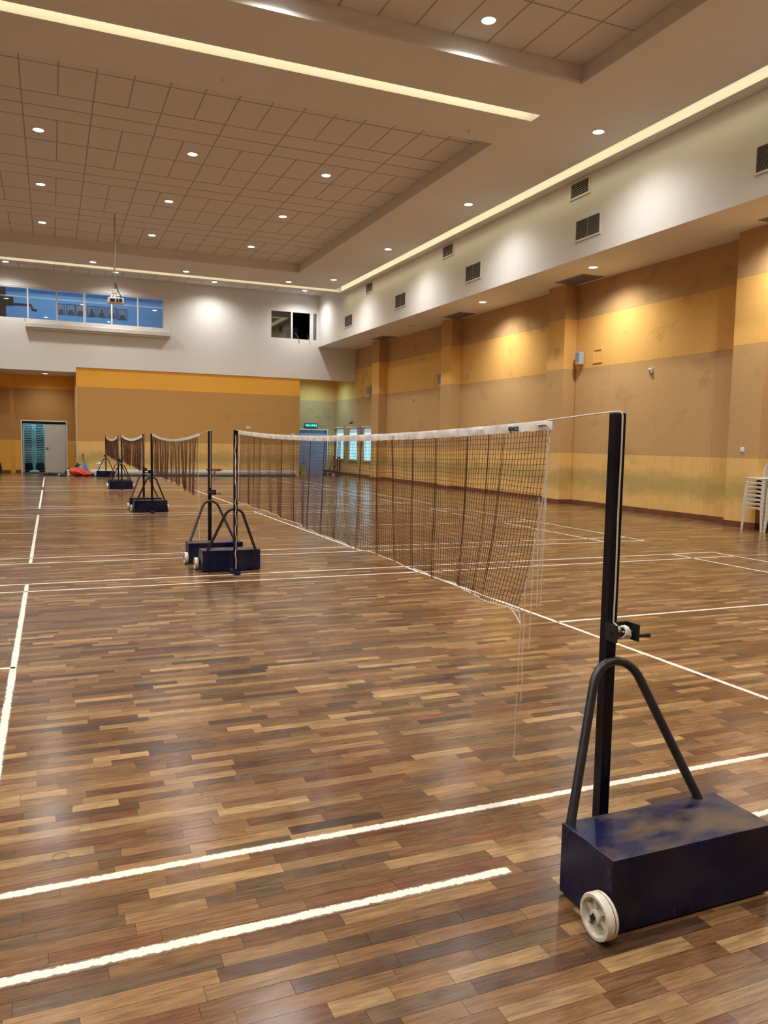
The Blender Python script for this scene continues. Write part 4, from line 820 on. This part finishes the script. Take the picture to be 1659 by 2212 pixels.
bottle(.585, 31.75, .055, .30, 'cream', 'black', 'pale water bottle with dark cap beside the red racket bag'); bottle(.50, 31.85, .04, .20, 'black', 'black', 'short black bottle beside the pale water bottle')
m = MB(); m.tube([(-.16, 0, .045), (.06, 0, .05), (.16, .0, .04)], [.04, .045, .03], 10); o = m.build('umbrella_pouch', 'black', smooth=True); o.location = (.42, 31.45, 0); tag(o, 'small black pouch with white end on the floor by the water bottle', 'pouch')
for v in o.data.vertices: v.co.z = max(v.co.z, .002)
MB().cyl((-.185, 0, .045), (-.155, 0, .045), .042, 12).build('end_cap', 'plast', o)
m = MB(); m.tube([(-.3, 0, .03), (-.1, .02, .06), (.1, 0, .05), (.25, 0, .03)], [.03, .07, .06, .02], 10); o = m.build('black_jacket', 'black', smooth=True); o.location = (.02, 32.3, 0)
for v in o.data.vertices: v.co.z = max(v.co.z, .002)
tag(o, 'crumpled black jacket on the floor in front of the shut door leaf', 'jacket')
m = MB(); m.tube([(-.08, 0, .02), (0, .01, .05), (.07, 0, .015)], [.02, .05, .015], 8); o = m.build('white_tissue', 'plast', smooth=True); o.location = (.60, 31.30, 0)
for v in o.data.vertices: v.co.z = max(v.co.z, .002)
tag(o, 'small crumpled white tissue touching the red racket bag', 'tissue')
m = MB(); m.tube([(-.18, 0, .05), (-.05, .02, .07), (.10, 0, .07), (.18, 0, .05)], [.03, .075, .075, .03], 10, flat=(1, .9)); o = m.build('folded_cloth', 'tealc', smooth=True); o.location = (-.62, 34.15, 0)
for v in o.data.vertices: v.co.z = max(v.co.z, .002)
tag(o, 'pale teal folded cloth on the floor of the open store doorway', 'cloth')
m = MB(); m.tube([(0, 0, .02), (0, 0, .25), (.02, .02, .42), (.02, .02, .5)], [.16, .18, .12, .03], 12); o = m.build('black_backpack', 'black', smooth=True); o.location = (-1.93, 33.6, 0)
for v in o.data.vertices: v.co.z = max(v.co.z, .002)
tag(o, 'black backpack standing against the amber column near the store door', 'bag')
m = MB(); m.tube([(0, 0, .26), (.0, 0, .36), (.02, 0, .44), (-.04, 0, .48), (-.15, 0, .46)], [.05, .06, .05, .06, .01], 10); o = m.build('plastic_bag', 'plast', smooth=True); o.location = (1.72, 31.84, 0); tag(o, 'white plastic bag tied and perched on the rolled mat', 'bag')
t = thing('wet_floor_sign', 'yellow-green folding floor sign leaning in the exit recess', 'sign', (10.12, 33.0, 0)); m = MB(); m.prism([(-.13, 0), (.13, 0), (.03, .52), (-.05, .52)], .02, 'XZ', -.02); m.build('front_leaf', 'yg', t); m = MB(); m.add([(-.12, .20, 0), (.12, .20, 0), (.03, .02, .51), (-.05, .02, .51), (-.12, .22, 0), (.12, .22, 0), (.03, .04, .51), (-.05, .04, .51)], [(0, 1, 2, 3), (7, 6, 5, 4), (0, 4, 5, 1), (1, 5, 6, 2), (2, 6, 7, 3), (3, 7, 4, 0)]); m.build('rear_leaf', 'yg', t); MB().rbox(-.055, -.03, .50, .035, .05, .55, .008).build('carry_handle', 'black', t)
t = thing('broom', 'thin grey broom standing against the partition edge in the exit recess', 'broom', (9.90, 33.1, 0)); MB().tube([(0, 0, .05), (.02, .05, 1.15), (.04, .05, 1.22), (.07, .05, 1.20)], .014, 8).build('stick', 'mat', t); MB().rbox(-.14, -.03, .05, .14, .03, .11, .01).build('head', 'black', t); MB().box(-.13, -.025, 0, .13, .025, .05).build('bristles', 'mat', t)
